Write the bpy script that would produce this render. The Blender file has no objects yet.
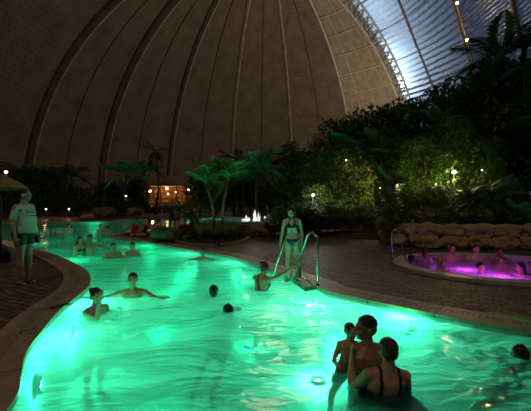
import bpy, bmesh, math, random
from math import sin, cos, pi, radians, sqrt, atan2
from mathutils import Vector, Matrix, noise
from mathutils.geometry import intersect_line_plane

# ---------------------------------------------------------------- camera, world, exposure
SC = bpy.context.scene
COL = SC.collection
CH, FPX, HY, CX = 1.55, 360.0, 202.0, 265.5      # eye height, focal length in px, horizon row, centre column
cam_d = bpy.data.cameras.new('camera')
cam_d.sensor_width = 36.0
cam_d.lens = 36.0 * FPX / 531.0
cam_d.shift_y = (HY - 205.5) / 531.0
cam_d.clip_end = 1000
cam = bpy.data.objects.new('camera', cam_d)
COL.objects.link(cam)
cam.location = (0, 0, CH)
cam.rotation_euler = (pi / 2, 0, 0)
SC.camera = cam
SC.view_settings.view_transform = 'Standard'
SC.view_settings.look = 'None'
SC.view_settings.exposure = 0.0
SC.view_settings.gamma = 1.0
SC.cycles.max_bounces = 8
SC.cycles.diffuse_bounces = 4
SC.cycles.transparent_max_bounces = 16
SC.cycles.transmission_bounces = 6
SC.cycles.caustics_reflective = False
SC.cycles.sample_clamp_indirect = 4.0
SC.cycles.use_denoising = True

W = bpy.data.worlds.new('dusk_sky')
SC.world = W
W.use_nodes = True
W.node_tree.nodes['Background'].inputs[0].default_value = (0.16, 0.24, 0.46, 1)   # dusk outside the hall
W.node_tree.nodes['Background'].inputs[1].default_value = 0.20

def light(name, kind, loc, power, color, size=0.1, parent=None, aim=None, **kw):
    d = bpy.data.lights.new(name, kind)
    d.energy = power
    d.color = color
    if kind == 'AREA':
        d.shape = 'DISK'; d.size = size
    else:
        d.shadow_soft_size = size
    for k, v in kw.items():
        setattr(d, k, v)
    o = bpy.data.objects.new(name, d)
    COL.objects.link(o)
    o.location = loc
    if aim is not None:
        o.rotation_euler = (Vector(aim) - Vector(loc)).to_track_quat('-Z', 'Y').to_euler()
    if parent: o.parent = parent
    return o

R, D = 100.0, 130.0            # hall radius, distance of the centre of its round end
WATER = -0.08
# unseen fill lights added to brighten the deck, dome and plant fronts
light('hall_fill', 'POINT', (-14, -22, 58), 13000, (1.0, 0.82, 0.62), 12)
light('hall_fill', 'POINT', (10, 130, 55), 24000, (1.0, 0.80, 0.60), 12)
light('hall_fill', 'POINT', (42, 165, 40), 15000, (1.0, 0.80, 0.58), 6)

# ---------------------------------------------------------------- helpers
def px(x, y, z=0.0):
    Y = FPX * (CH - z) / (y - HY)
    return Vector(((x - CX) / FPX * Y, Y, z))
def pd(x, y, Y):
    return Vector(((x - CX) / FPX * Y, Y, CH - (y - HY) / FPX * Y))

def tag(o, label=None, cat=None, group=None, kind=None):
    if label: o['label'] = label
    if cat: o['category'] = cat
    if group: o['group'] = group
    if kind: o['kind'] = kind
    return o
def new(name, bm, m, parent=None, smooth=True, loc=None):
    me = bpy.data.meshes.new(name)
    if isinstance(bm, bmesh.types.BMesh):
        bm.to_mesh(me); bm.free()
    else:
        me.from_pydata(bm[0], [], bm[1])
    if smooth:
        for p in me.polygons: p.use_smooth = True
    me.materials.append(m)
    o = bpy.data.objects.new(name, me)
    COL.objects.link(o)
    if loc is not None: o.location = loc
    if parent: o.parent = parent
    return o
def empty(name, loc, label, cat, group=None, rz=0):
    o = bpy.data.objects.new(name, None)
    COL.objects.link(o)
    o.location = loc
    o.rotation_euler = (0, 0, rz)
    return tag(o, label, cat, group)
def kids(o): return KIDS.get(o.name, [])
def copy_tree(o, parent=None):
    c = o.copy(); COL.objects.link(c)
    if parent: c.parent = parent
    for ch in list(o.children):
        copy_tree(ch, c)
    return c
def place(o, loc, rz=0, sc=1.0, label=None, group=None, cat=None):
    o.location = loc; o.rotation_euler = (0, 0, rz)
    o.scale = (sc, sc, sc) if not hasattr(sc, '__len__') else sc
    if label: o['label'] = label
    if group: o['group'] = group
    if cat: o['category'] = cat
    return o

def frame(d):
    d = Vector(d).normalized()
    a = Vector((0, 0, 1)) if abs(d.z) < 0.9 else Vector((1, 0, 0))
    x = d.cross(a).normalized(); y = d.cross(x).normalized()
    return x, y
def loft(bm, rings, cap=True):
    """rings: list of lists of Vectors, same length"""
    vs = [[bm.verts.new(p) for p in r] for r in rings]
    n = len(vs[0])
    for a, b in zip(vs, vs[1:]):
        for i in range(n):
            bm.faces.new((a[i], a[(i + 1) % n], b[(i + 1) % n], b[i]))
    if cap:
        bm.faces.new(list(reversed(vs[0]))); bm.faces.new(vs[-1])
def ering(c, ax, ay, rx, ry, n=14):
    return [Vector(c) + ax * (rx * cos(2 * pi * i / n)) + ay * (ry * sin(2 * pi * i / n)) for i in range(n)]
def tube(bm, pts, r, n=8, cap=True):
    pts = [Vector(p) for p in pts]
    rs = r if hasattr(r, '__len__') else [r] * len(pts)
    rings = []
    x = None
    for i, p in enumerate(pts):
        d = (pts[min(i + 1, len(pts) - 1)] - pts[max(i - 1, 0)]).normalized()
        if x is None: x, y = frame(d)
        else:
            x = (x - d * x.dot(d)).normalized(); y = d.cross(x).normalized()
        rings.append(ering(p, x, y, rs[i], rs[i], n))
    loft(bm, rings, cap)
def ball(bm, c, r, sub=2, M=None):
    m = Matrix.Translation(Vector(c))
    if M is not None: m = m @ M.to_4x4()
    rr = r if hasattr(r, '__len__') else (r, r, r)
    m = m @ Matrix.Diagonal((rr[0], rr[1], rr[2], 1))
    bmesh.ops.create_icosphere(bm, subdivisions=sub, radius=1, matrix=m)
def capsule(bm, a, b, ra, rb, n=12):
    a = Vector(a); b = Vector(b)
    d = (b - a).normalized(); x, y = frame(d)
    rings = []
    for k in (-80, -55, -25): 
        t = radians(k); rings.append(ering(a + d * (ra * sin(t)), x, y, ra * cos(t), ra * cos(t), n))
    for f in (0.0, 0.33, 0.66, 1.0):
        r = ra + (rb - ra) * f; rings.append(ering(a.lerp(b, f), x, y, r, r, n))
    for k in (25, 55, 80):
        t = radians(k); rings.append(ering(b + d * (rb * sin(t)), x, y, rb * cos(t), rb * cos(t), n))
    loft(bm, rings)
def box(bm, c, s, rot=None, bevel=0.0):
    m = Matrix.Translation(Vector(c))
    if rot is not None: m = m @ (rot.to_4x4() if isinstance(rot, Matrix) else Matrix.Rotation(rot, 4, 'Z'))
    m = m @ Matrix.Diagonal((s[0], s[1], s[2], 1))
    r = bmesh.ops.create_cube(bm, size=1, matrix=m)
    if bevel:
        es = set(e for v in r['verts'] for e in v.link_edges)
        bmesh.ops.bevel(bm, geom=list(es), offset=bevel, segments=2, affect='EDGES')
def catmull(pts, n=6, closed=True):
    out = []
    N = len(pts)
    rng = range(N) if closed else range(N - 1)
    for i in rng:
        g = (lambda k: pts[k % N]) if closed else (lambda k: pts[max(0, min(N - 1, k))])
        p0, p1, p2, p3 = g(i - 1), g(i), g(i + 1), g(i + 2)
        for j in range(n):
            t = j / n
            out.append(0.5 * ((2 * p1) + (p2 - p0) * t + (2 * p0 - 5 * p1 + 4 * p2 - p3) * t * t + (3 * p1 - p0 - 3 * p2 + p3) * t ** 3))
    if not closed: out.append(pts[-1].copy())
    return out

# ---------------------------------------------------------------- materials
def lin(c): return c / 12.92 if c <= 0.04045 else ((c + 0.055) / 1.055) ** 2.4
def rgb(r, g, b): return (lin(r / 255), lin(g / 255), lin(b / 255), 1)
class N:
    def __init__(s, name):
        s.m = bpy.data.materials.new(name); s.m.use_nodes = True
        s.t = s.m.node_tree; s.t.nodes.clear()
        s.out = s.n('ShaderNodeOutputMaterial')
    def n(s, typ, **kw):
        o = s.t.nodes.new(typ)
        for k, v in kw.items(): setattr(o, k, v)
        return o
    def l(s, a, b): s.t.links.new(a, b)
    def setv(s, sock, v):
        if isinstance(v, bpy.types.NodeSocket): s.l(v, sock)
        else: sock.default_value = v
    def math(s, op, a, b=None, c=None):
        o = s.n('ShaderNodeMath', operation=op)
        for i, v in enumerate((a, b, c)):
            if v is not None: s.setv(o.inputs[i], v)
        return o.outputs[0]
    def mix(s, f, a, b):
        o = s.n('ShaderNodeMix', data_type='RGBA')
        s.setv(o.inputs[0], f); s.setv(o.inputs[6], a); s.setv(o.inputs[7], b)
        return o.outputs[2]
    def noise(s, vec, scale, detail=4, rough=0.55):
        o = s.n('ShaderNodeTexNoise'); o.inputs['Scale'].default_value = scale
        o.inputs['Detail'].default_value = detail; o.inputs['Roughness'].default_value = rough
        if vec is not None: s.l(vec, o.inputs['Vector'])
        return o.outputs['Fac']
    def coord(s, which='Object'): return s.n('ShaderNodeTexCoord').outputs[which]
    def bump(s, h, strength, dist=0.02):
        o = s.n('ShaderNodeBump'); o.inputs['Strength'].default_value = strength
        o.inputs['Distance'].default_value = dist; s.l(h, o.inputs['Height'])
        return o.outputs[0]
    def bsdf(s, color, rough=0.6, metal=0.0, normal=None, spec=0.5, trans_rough=None):
        b = s.n('ShaderNodeBsdfPrincipled')
        s.setv(b.inputs['Base Color'], color); s.setv(b.inputs['Roughness'], rough)
        b.inputs['Metallic'].default_value = metal
        b.inputs['Specular IOR Level'].default_value = spec
        if normal is not None: s.l(normal, b.inputs['Normal'])
        return b
    def finish(s, b):
        s.l(b.outputs[0], s.out.inputs[0]); return s.m
def ramp(m, f, lo, hi, c0, c1):
    o = m.n('ShaderNodeMapRange'); m.setv(o.inputs[0], f)
    o.inputs[1].default_value = lo; o.inputs[2].default_value = hi
    return m.mix(o.outputs[0], c0, c1)
def mottled(name, c0, c1, scale=6, rough=0.6, bump=0.3, bd=0.01, metal=0.0, spec=0.5, bscale=None):
    m = N(name); co = m.coord()
    f = m.noise(co, scale)
    col = ramp(m, f, 0.35, 0.65, c0, c1)
    nb = m.bump(m.noise(co, bscale or scale * 4), bump, bd) if bump else None
    return m.finish(m.bsdf(col, rough, metal, nb, spec))
def emit(name, c, s):
    m = N(name); e = m.n('ShaderNodeEmission'); e.inputs[0].default_value = c; e.inputs[1].default_value = s
    return m.finish(e)

def line_mask(m, x, w):
    """1 near integers of x"""
    f = m.math('FRACT', x)
    a = m.math('ABSOLUTE', m.math('SUBTRACT', f, 0.5))
    return m.math('GREATER_THAN', a, 0.5 - w)

def mat_membrane():
    m = N('hall_membrane'); uv = m.coord('UV')
    s = m.n('ShaderNodeSeparateXYZ'); m.l(uv, s.inputs[0])
    u, v = s.outputs[0], s.outputs[1]           # metres along and up the shell
    cell = 2.3
    a = m.math('DIVIDE', u, cell); b = m.math('DIVIDE', v, cell * 0.9)
    l1 = line_mask(m, b, 0.07)
    l2 = line_mask(m, m.math('ADD', a, m.math('MULTIPLY', b, 0.5)), 0.06)
    l3 = line_mask(m, m.math('SUBTRACT', a, m.math('MULTIPLY', b, 0.5)), 0.06)
    L = m.math('MAXIMUM', l1, m.math('MAXIMUM', l2, l3))
    n = m.noise(uv, 0.12, 6, 0.6)
    base = ramp(m, n, 0.3, 0.7, rgb(112, 103, 91), rgb(146, 134, 118))
    n2 = m.noise(uv, 2.0, 3, 0.7)
    base = m.mix(m.math('MULTIPLY', n2, 0.35), base, rgb(90, 74, 62))
    col = m.mix(m.math('MULTIPLY', L, 0.42), base, rgb(66, 58, 50))
    return m.finish(m.bsdf(col, 0.85, normal=m.bump(L, 0.5, 0.2), spec=0.2))
def mat_panel():
    m = N('pale_lining_panels'); uv = m.coord('UV')
    n = m.noise(uv, 0.25, 5, 0.6)
    base = ramp(m, n, 0.3, 0.7, rgb(136, 126, 106), rgb(168, 158, 134))
    return m.finish(m.bsdf(base, 0.8, normal=m.bump(n, 0.4, 0.3), spec=0.2))
def mat_foil():
    m = N('clear_foil_cushions'); uv = m.coord('UV')
    s = m.n('ShaderNodeSeparateXYZ'); m.l(uv, s.inputs[0])
    tr = m.n('ShaderNodeBsdfTranslucent'); tr.inputs[0].default_value = (0.8, 0.85, 0.92, 1)
    gl = m.n('ShaderNodeBsdfGlossy'); gl.inputs[0].default_value = (0.8, 0.85, 0.9, 1); gl.inputs[1].default_value = 0.25
    wv = m.n('ShaderNodeTexNoise'); m.l(uv, wv.inputs['Vector']); wv.inputs['Scale'].default_value = 0.3
    h = m.math('SINE', m.math('ADD', m.math('MULTIPLY', s.outputs[1], 2.5), m.math('MULTIPLY', wv.outputs[0], 3.0)))
    nb = m.bump(h, 1.0, 0.5)
    m.l(nb, tr.inputs['Normal']); m.l(nb, gl.inputs['Normal'])
    mx = m.n('ShaderNodeMixShader'); mx.inputs[0].default_value = 0.25
    m.l(tr.outputs[0], mx.inputs[1]); m.l(gl.outputs[0], mx.inputs[2])
    return m.finish(mx)
def mat_paving():
    m = N('brown_cobble_paving'); co = m.coord()
    nz = m.n('ShaderNodeTexNoise'); m.l(co, nz.inputs['Vector']); nz.inputs['Scale'].default_value = 1.1; nz.inputs['Detail'].default_value = 3
    va = m.n('ShaderNodeVectorMath', operation='MULTIPLY_ADD'); m.l(nz.outputs['Color'], va.inputs[0]); va.inputs[1].default_value = (.35, .35, 0); m.l(co, va.inputs[2])
    mp = m.n('ShaderNodeMapping'); m.l(va.outputs[0], mp.inputs[0]); mp.inputs['Rotation'].default_value = (0, 0, 0.5)
    br = m.n('ShaderNodeTexBrick'); m.l(mp.outputs[0], br.inputs['Vector'])
    br.inputs['Scale'].default_value = 1.0
    br.inputs['Brick Width'].default_value = 0.20; br.inputs['Row Height'].default_value = 0.14
    br.inputs['Mortar Size'].default_value = 0.018; br.inputs['Mortar Smooth'].default_value = 0.6
    br.inputs['Color1'].default_value = rgb(142, 126, 102); br.inputs['Color2'].default_value = rgb(78, 68, 55)
    br.inputs['Mortar'].default_value = rgb(30, 24, 18); br.inputs['Bias'].default_value = -0.1
    n = m.noise(co, 1.3, 5)
    col = m.mix(m.math('MULTIPLY', n, 0.6), br.outputs['Color'], rgb(84, 70, 54))
    inv = m.math('SUBTRACT', 1.0, br.outputs['Fac'])
    hh = m.math('ADD', inv, m.math('MULTIPLY', m.noise(co, 30, 3), 0.4))
    return m.finish(m.bsdf(col, 0.5, normal=m.bump(hh, 1.0, 0.05), spec=0.4))
def mat_coping():
    m = N('stone_coping'); uv = m.coord('UV')
    s = m.n('ShaderNodeSeparateXYZ'); m.l(uv, s.inputs[0])
    u, v = s.outputs[0], s.outputs[1]          # metres along, 0..1 across from the water
    j = line_mask(m, m.math('DIVIDE', u, 1.0), 0.012)
    slit = line_mask(m, m.math('DIVIDE', u, 0.07), 0.22)
    band = m.math('MULTIPLY', m.math('GREATER_THAN', v, 0.42), m.math('LESS_THAN', v, 0.72))
    slit = m.math('MULTIPLY', slit, band)
    edge = line_mask(m, m.math('ADD', m.math('MULTIPLY', v, 1.0), 0.58), 0.02)
    dark = m.math('MAXIMUM', j, m.math('MAXIMUM', m.math('MULTIPLY', slit, 0.7), m.math('MULTIPLY', edge, 0.5)))
    n = m.noise(m.coord(), 5, 5)
    base = ramp(m, n, 0.3, 0.7, rgb(150, 132, 108), rgb(186, 166, 138))
    col = m.mix(m.math('MULTIPLY', dark, 0.75), base, rgb(50, 42, 34))
    h = m.math('SUBTRACT', 1.0, dark)
    return m.finish(m.bsdf(col, 0.45, normal=m.bump(h, 0.6, 0.01)))
def mat_tile(name, c, grout, size=0.06):
    m = N(name); co = m.coord()
    s = m.n('ShaderNodeSeparateXYZ'); m.l(co, s.inputs[0])
    L = None
    for i in range(3):
        k = line_mask(m, m.math('DIVIDE', s.outputs[i], size), 0.03)
        L = k if L is None else m.math('MAXIMUM', L, k)
    col = m.mix(m.math('MULTIPLY', L, 0.0), c, grout)
    n = m.noise(co, 2.5, 3)
    col = m.mix(m.math('MULTIPLY', n, 0.3), c, grout)
    return m.finish(m.bsdf(col, 0.5, spec=0.2))
def mat_water(name, tint, milk, milkf, scale=1.0):
    m = N(name); co = m.coord()
    mp = m.n('ShaderNodeMapping'); m.l(co, mp.inputs[0]); mp.inputs['Scale'].default_value = (0.55, 1.0, 1.0)
    n1 = m.n('ShaderNodeTexNoise'); m.l(mp.outputs[0], n1.inputs['Vector'])
    n1.inputs['Scale'].default_value = 1.15 * scale; n1.inputs['Detail'].default_value = 3; n1.inputs['Distortion'].default_value = 1.2
    n2 = m.n('ShaderNodeTexNoise'); m.l(mp.outputs[0], n2.inputs['Vector'])
    n2.inputs['Scale'].default_value = 7 * scale; n2.inputs['Detail'].default_value = 2; n2.inputs['Distortion'].default_value = 0.8
    h = m.math('ADD', n1.outputs[0], m.math('MULTIPLY', n2.outputs[0], 0.11))
    nb = m.bump(h, 1.0, 0.08)
    nb2 = m.bump(h, 1.0, 0.55)
    tr = m.n('ShaderNodeBsdfTransparent'); tr.inputs[0].default_value = tint
    tl = m.n('ShaderNodeBsdfTranslucent'); tl.inputs[0].default_value = milk; m.l(nb2, tl.inputs['Normal'])
    gl = m.n('ShaderNodeBsdfGlossy'); gl.inputs[1].default_value = 0.06; m.l(nb, gl.inputs['Normal'])
    mx = m.n('ShaderNodeMixShader'); mx.inputs[0].default_value = milkf
    m.l(tr.outputs[0], mx.inputs[1]); m.l(tl.outputs[0], mx.inputs[2])
    fr = m.n('ShaderNodeFresnel'); fr.inputs[0].default_value = 1.33; m.l(nb, fr.inputs['Normal'])
    mf = m.n('ShaderNodeMixShader'); m.l(fr.outputs[0], mf.inputs[0])
    m.l(mx.outputs[0], mf.inputs[1]); m.l(gl.outputs[0], mf.inputs[2])
    return m.finish(mf)
def mat_leaf(name, c0, c1, rough=0.45):
    m = N(name)
    info = m.n('ShaderNodeObjectInfo')
    n = m.noise(m.coord(), 3.0, 3)
    col = ramp(m, n, 0.3, 0.7, c0, c1)
    hs = m.n('ShaderNodeHueSaturation'); m.l(col, hs.inputs['Color'])
    m.l(m.math('ADD', m.math('MULTIPLY', info.outputs['Random'], 0.05), 0.475), hs.inputs['Hue'])
    m.l(m.math('ADD', m.math('MULTIPLY', info.outputs['Random'], 0.6), 0.7), hs.inputs['Value'])
    b = m.bsdf(hs.outputs[0], rough, spec=0.4)
    tl = m.n('ShaderNodeBsdfTranslucent'); m.l(hs.outputs[0], tl.inputs[0])
    mx = m.n('ShaderNodeMixShader'); mx.inputs[0].default_value = 0.25
    m.l(b.outputs[0], mx.inputs[1]); m.l(tl.outputs[0], mx.inputs[2])
    return m.finish(mx)
def mat_skin(name, c):
    m = N(name); n = m.noise(m.coord(), 9, 3)
    c2 = tuple(x * 0.8 for x in c[:3]) + (1,)
    return m.finish(m.bsdf(ramp(m, n, 0.3, 0.7, c2, c), 0.4, spec=0.5, normal=m.bump(m.noise(m.coord(), 25, 2), 0.15, 0.003)))
def mat_hair(name, c, c2):
    m = N(name); co = m.coord()
    mp = m.n('ShaderNodeMapping'); m.l(co, mp.inputs[0]); mp.inputs['Scale'].default_value = (1, 1, 0.15)
    n = m.noise(mp.outputs[0], 90, 3)
    return m.finish(m.bsdf(ramp(m, n, 0.35, 0.65, c, c2), 0.4, normal=m.bump(n, 0.8, 0.006)))

M = dict(
    membrane=mat_membrane(), panel=mat_panel(), foil=mat_foil(),
    rib=mottled('painted_steel', rgb(120, 108, 94), rgb(150, 136, 118), 0.3, 0.5, 0),
    truss=mottled('pale_truss_steel', rgb(176, 170, 160), rgb(204, 198, 188), 0.3, 0.4, 0),
    rib_dark=mottled('dark_steel', rgb(60, 52, 46), rgb(84, 74, 64), 0.3, 0.6, 0),
    paving=mat_paving(), coping=mat_coping(),
    tile=mat_tile('pale_pool_lining', (0.75, 0.8, 0.76, 1), (0.45, 0.5, 0.47, 1)),
    water=mat_water('pool_water', (0.3, 0.95, 0.86, 1), (0.45, 0.88, 0.80, 1), 0.6),
    spa_water=mat_water('spa_water', (0.8, 0.8, 0.9, 1), (0.8, 0.8, 0.85, 1), 0.5, 2.2),
    basin_water=mat_water('basin_water', (0.62, 0.95, 0.86, 1), (0.75, 0.85, 0.8, 1), 0.5),
    sand=mottled('brown_sand', rgb(112, 88, 66), rgb(146, 118, 92), 1.5, 0.9, 0.5, 0.03),
    soil=mottled('dark_soil', rgb(48, 38, 28), rgb(76, 60, 44), 3, 0.95, 0.8, 0.04),
    rock=mottled('sandstone_rock', rgb(164, 134, 92), rgb(214, 184, 138), 2.2, 0.85, 0.9, 0.05, bscale=6),
    mossy=mottled('mossy_rock', rgb(58, 62, 42), rgb(128, 112, 88), 2.5, 0.85, 0.9, 0.05, bscale=6),
    basin_wall=mottled('pale_green_render', rgb(118, 140, 112), rgb(146, 164, 134), 1.2, 0.7, 0.2),
    steel=mottled('brushed_steel', (0.6, 0.62, 0.6, 1), (0.72, 0.74, 0.72, 1), 8, 0.22, 0.0, metal=1.0),
    lamp_body=mottled('dark_lamp_metal', rgb(40, 40, 40), rgb(60, 60, 58), 5, 0.5, 0),
    bark=mottled('bark', rgb(74, 58, 42), rgb(112, 92, 70), 6, 0.9, 0.8, 0.03),
    leaf_dark=mat_leaf('dark_leaf', rgb(44, 82, 48), rgb(80, 122, 66)),
    leaf_mid=mat_leaf('green_leaf', rgb(60, 112, 52), rgb(112, 158, 72)),
    leaf_pale=mat_leaf('pale_leaf', rgb(112, 142, 78), rgb(172, 188, 116)),
    leaf_palm=mat_leaf('palm_leaf', rgb(50, 140, 70), rgb(84, 186, 100)),
    thatch=mottled('straw_thatch', rgb(132, 104, 66), rgb(180, 148, 98), 9, 0.95, 1.0, 0.06, bscale=30),
    wood=mottled('dark_wood', rgb(70, 48, 32), rgb(104, 74, 48), 3, 0.6, 0.4),
    skin_light=mat_skin('skin_light', rgb(214, 160, 128)),
    skin_tan=mat_skin('skin_tan', rgb(176, 122, 90)),
    skin_fair=mat_skin('skin_fair', rgb(228, 186, 158)),
    hair_dark=mat_hair('hair_dark', rgb(18, 14, 12), rgb(40, 30, 24)),
    hair_brown=mat_hair('hair_brown', rgb(44, 28, 18), rgb(84, 56, 36)),
    hair_blond=mat_hair('hair_blond', rgb(150, 116, 66), rgb(196, 162, 104)),
    black_cloth=mottled('black_swim_fabric', rgb(14, 14, 18), rgb(26, 26, 32), 8, 0.55, 0.2),
    navy_cloth=mottled('navy_swim_fabric', rgb(16, 24, 42), rgb(30, 42, 66), 8, 0.5, 0.2),
    red_cloth=mottled('red_fabric', rgb(170, 30, 28), rgb(208, 52, 44), 8, 0.8, 0.3),
    white_cloth=mottled('white_fabric', rgb(196, 198, 194), rgb(226, 228, 222), 8, 0.8, 0.3),
    pink_cloth=mottled('pink_fabric', rgb(210, 90, 150), rgb(236, 130, 180), 8, 0.6, 0.2),
    print_ink=mottled('dark_shirt_print', rgb(10, 30, 26), rgb(18, 40, 36), 8, 0.8, 0),
    eye=mottled('eye_dark', rgb(20, 14, 12), rgb(30, 22, 18), 5, 0.15, 0),
    sole=mottled('dark_rubber', rgb(22, 20, 20), rgb(38, 34, 32), 5, 0.7, 0),
    foam=mottled('white_water_foam', (0.85, 0.9, 0.88, 1), (0.95, 0.97, 0.96, 1), 10, 0.5, 0.6, 0.03),
    glow_green=emit('green_lamp_glow', (0.25, 1, 0.6, 1), 14), lens_green=emit('green_lens_glow', (0.25, 1, 0.7, 1), 2.0),
    glow_purple=emit('purple_lamp_glow', (0.85, 0.35, 1, 1), 3),
    glow_warm=emit('warm_lamp_glow', (1, 0.62, 0.28, 1), 14),
    glow_white=emit('white_lamp_glow', (0.9, 0.95, 1, 1), 16),
)

# ---------------------------------------------------------------- hall shell
def dome(phi, th, r=R):
    """phi in degrees from straight ahead; beyond 90 the round end runs on as a barrel towards the viewer"""
    t = radians(th)
    if abs(phi) <= 90:
        p = radians(phi)
        return Vector((r * cos(t) * sin(p), D + r * cos(t) * cos(p), r * sin(t)))
    s = 1 if phi > 0 else -1
    return Vector((s * r * cos(t), D - (abs(phi) - 90) * R * pi / 180, r * sin(t)))
def hit(x, y, r=R):
    d = Vector(((x - CX) / FPX, 1, (HY - y) / FPX)); o = Vector((0, 0, CH))
    c = Vector((0, D, 0)); oc = o - c
    a = d.dot(d); b = 2 * d.dot(oc); k = oc.dot(oc) - r * r
    t = (-b + sqrt(b * b - 4 * a * k)) / (2 * a)
    p = o + d * t
    if p.y < D:
        a = d.x ** 2 + d.z ** 2; b = 2 * o.z * d.z; k = o.z ** 2 - r * r
        t = (-b + sqrt(b * b - 4 * a * k)) / (2 * a); p = o + d * t
    return p
def shell(name, ph0, ph1, m, th0=0, th1=90, dph=2.8, dth=2.5):
    nph = max(1, round((ph1 - ph0) / dph)); nth = round((th1 - th0) / dth)
    vs, fs, uvs = [], [], []
    for i in range(nph + 1):
        for j in range(nth + 1):
            ph = ph0 + (ph1 - ph0) * i / nph; th = th0 + (th1 - th0) * j / nth
            vs.append(dome(ph, th)); uvs.append((radians(ph) * R, radians(th) * R))
    for i in range(nph):
        for j in range(nth):
            a = i * (nth + 1) + j
            fs.append((a, a + 1, a + nth + 2, a + nth + 1))
    o = new(name, (vs, fs), m)
    ul = o.data.uv_layers.new()
    for l in o.data.loops: ul.data[l.index].uv = uvs[l.vertex_index]
    tag(o, kind='structure')
    return o
P0, DP = -12.7, 22.45
RIBS = [P0 + DP * k for k in range(-3, 4)]       # -80 ... 54.7
shell('wall_back', -190, RIBS[5], M['membrane'])
shell('wall_right', RIBS[5], RIBS[6], M['panel'])
# foil windows: one cushion field between each pair of arches
shell('window_1', RIBS[6], 190, M['foil'], 0, 72)
shell('ceiling', RIBS[6], 190, M['membrane'], 72, 90)
bm = bmesh.new()
bmesh.ops.create_grid(bm, x_segments=1, y_segments=1, size=1)
o = new('wall_front', ([(-R, D - 100 * R * pi / 180, 0), (R, D - 100 * R * pi / 180, 0), (R, D - 100 * R * pi / 180, R), (-R, D - 100 * R * pi / 180, R)], [(0, 1, 2, 3)]), M['membrane'])
tag(o, kind='structure'); bm.free()

ntrim = [0]
def trim(bm, m):
    ntrim[0] += 1
    return tag(new('trim_%d' % ntrim[0], bm, m), kind='structure')
def truss(path_fn, ts, wdt, dep, rch, rdg):
    """lattice girder: two outer and one inner chord with diagonals. path_fn(t, offset_in, side)"""
    bm = bmesh.new()
    A = [path_fn(t, 0.3, -wdt / 2) for t in ts]; B = [path_fn(t, 0.3, wdt / 2) for t in ts]; C = [path_fn(t, dep, 0) for t in ts]
    for L in (A, B, C): tube(bm, L, rch, 6)
    for i in range(len(ts) - 1):
        for p, q in ((A[i], B[i + 1]), (A[i], C[i]), (B[i], C[i]), (C[i], A[i + 1]), (C[i], B[i + 1]), (A[i], B[i])):
            tube(bm, [p, q], rdg, 5, False)
    return bm
def mer(phi):
    def f(t, off, side):
        p = dome(phi, t, R - off)
        return p + Vector((cos(radians(phi)), -sin(radians(phi)), 0)) * side if abs(phi) < 90 else p + Vector((0, side, 0))
    return f
for k, ph in enumerate(RIBS):
    if k < 6:
        bm = bmesh.new()
        wd = (3.6, 3.6, 2.2, 1.2, 1.1, 1.0)[k]
        rg = []
        for j in range(41):
            t = j * 90 / 40
            f = mer(ph); rg.append([f(t, 0.05, -wd / 2), f(t, 0.05, wd / 2), f(t, 0.9, wd / 2 * 0.7), f(t, 0.9, -wd / 2 * 0.7)])
        loft(bm, rg)
        o = trim(bm, M['rib_dark'] if k < 3 else M['rib'])
        for p in o.data.polygons: p.use_smooth = False
        bm = bmesh.new(); tube(bm, [mer(ph)(j * 2.25, 1.1, wd * 0.5) for j in range(41)], 0.25 if k < 5 else .6, 6)
        trim(bm, M['truss'])
    # thin seam halfway between the ribs
    bm = bmesh.new()
    if k < 5:
        tube(bm, [mer(ph + DP / 2)(j * 2.25, 0.15, 0) for j in range(41)], 0.22, 5)
        trim(bm, M['rib_dark'])
trim(truss(mer(RIBS[6]), [2.2 * j for j in range(40)], 6.0, 5.0, 0.5, 0.26), M['truss'])
# purlins of the pale bay
bm = bmesh.new()
for i in range(1, 4):
    f = mer(RIBS[5] + DP * i / 4); tube(bm, [f(j * 2.5, 0.3, 0) for j in range(35)], 0.2, 5)
for j in range(2, 12):
    tube(bm, [dome(RIBS[5] + DP * i / 8, j * 6.2, R - 0.4) for i in range(9)], 0.3, 5)
trim(bm, M['truss'])
# arches across the foil bays, each running over the shell
def pline(x0, y0, x1, y1):
    def f(t, off, side):
        p = hit(x0 + (x1 - x0) * t, y0 + (y1 - y0) * t, R - off); return p + Vector((0.75, 0.66, 0)) * side
    return f
bm = bmesh.new(); f = pline(452, 135, 397, -4); tube(bm, [f(j / 12 * 1.35, 0.5, 0) for j in range(13)], 0.5, 6); trim(bm, M['rib'])
trim(truss(pline(492, 135, 454, -6), [j / 16 * 1.35 for j in range(17)], 6.5, 4.0, 0.4, 0.22), M['rib'])
bm = bmesh.new(); f = pline(536, 120, 511, -6); tube(bm, [f(j / 12 * 1.35, 0.5, 0) for j in range(13)], 0.8, 6); trim(bm, M['rib'])
bm = bmesh.new()
for j in range(1, 9):
    tube(bm, [dome(RIBS[6] + i * 4, j * 9 - 2 , R - 0.4) for i in range(22)], 0.25, 5)
trim(bm, M['rib'])
# yard floodlights outside the foil, the bright patch low behind the truss
def outside(x, y, d):
    p = hit(x, y); n = (p - Vector((0, D, 0))).normalized(); return p + n * d
for (x, y, d, pw, s) in ((402, 84, 5, 6000, 1.0), (392, 60, 12, 16000, 4), (374, 8, 16, 12000, 5)):
    light('yard_floodlight', 'POINT', outside(x, y, d), pw, (0.62, 0.82, 1.0), s)

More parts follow.
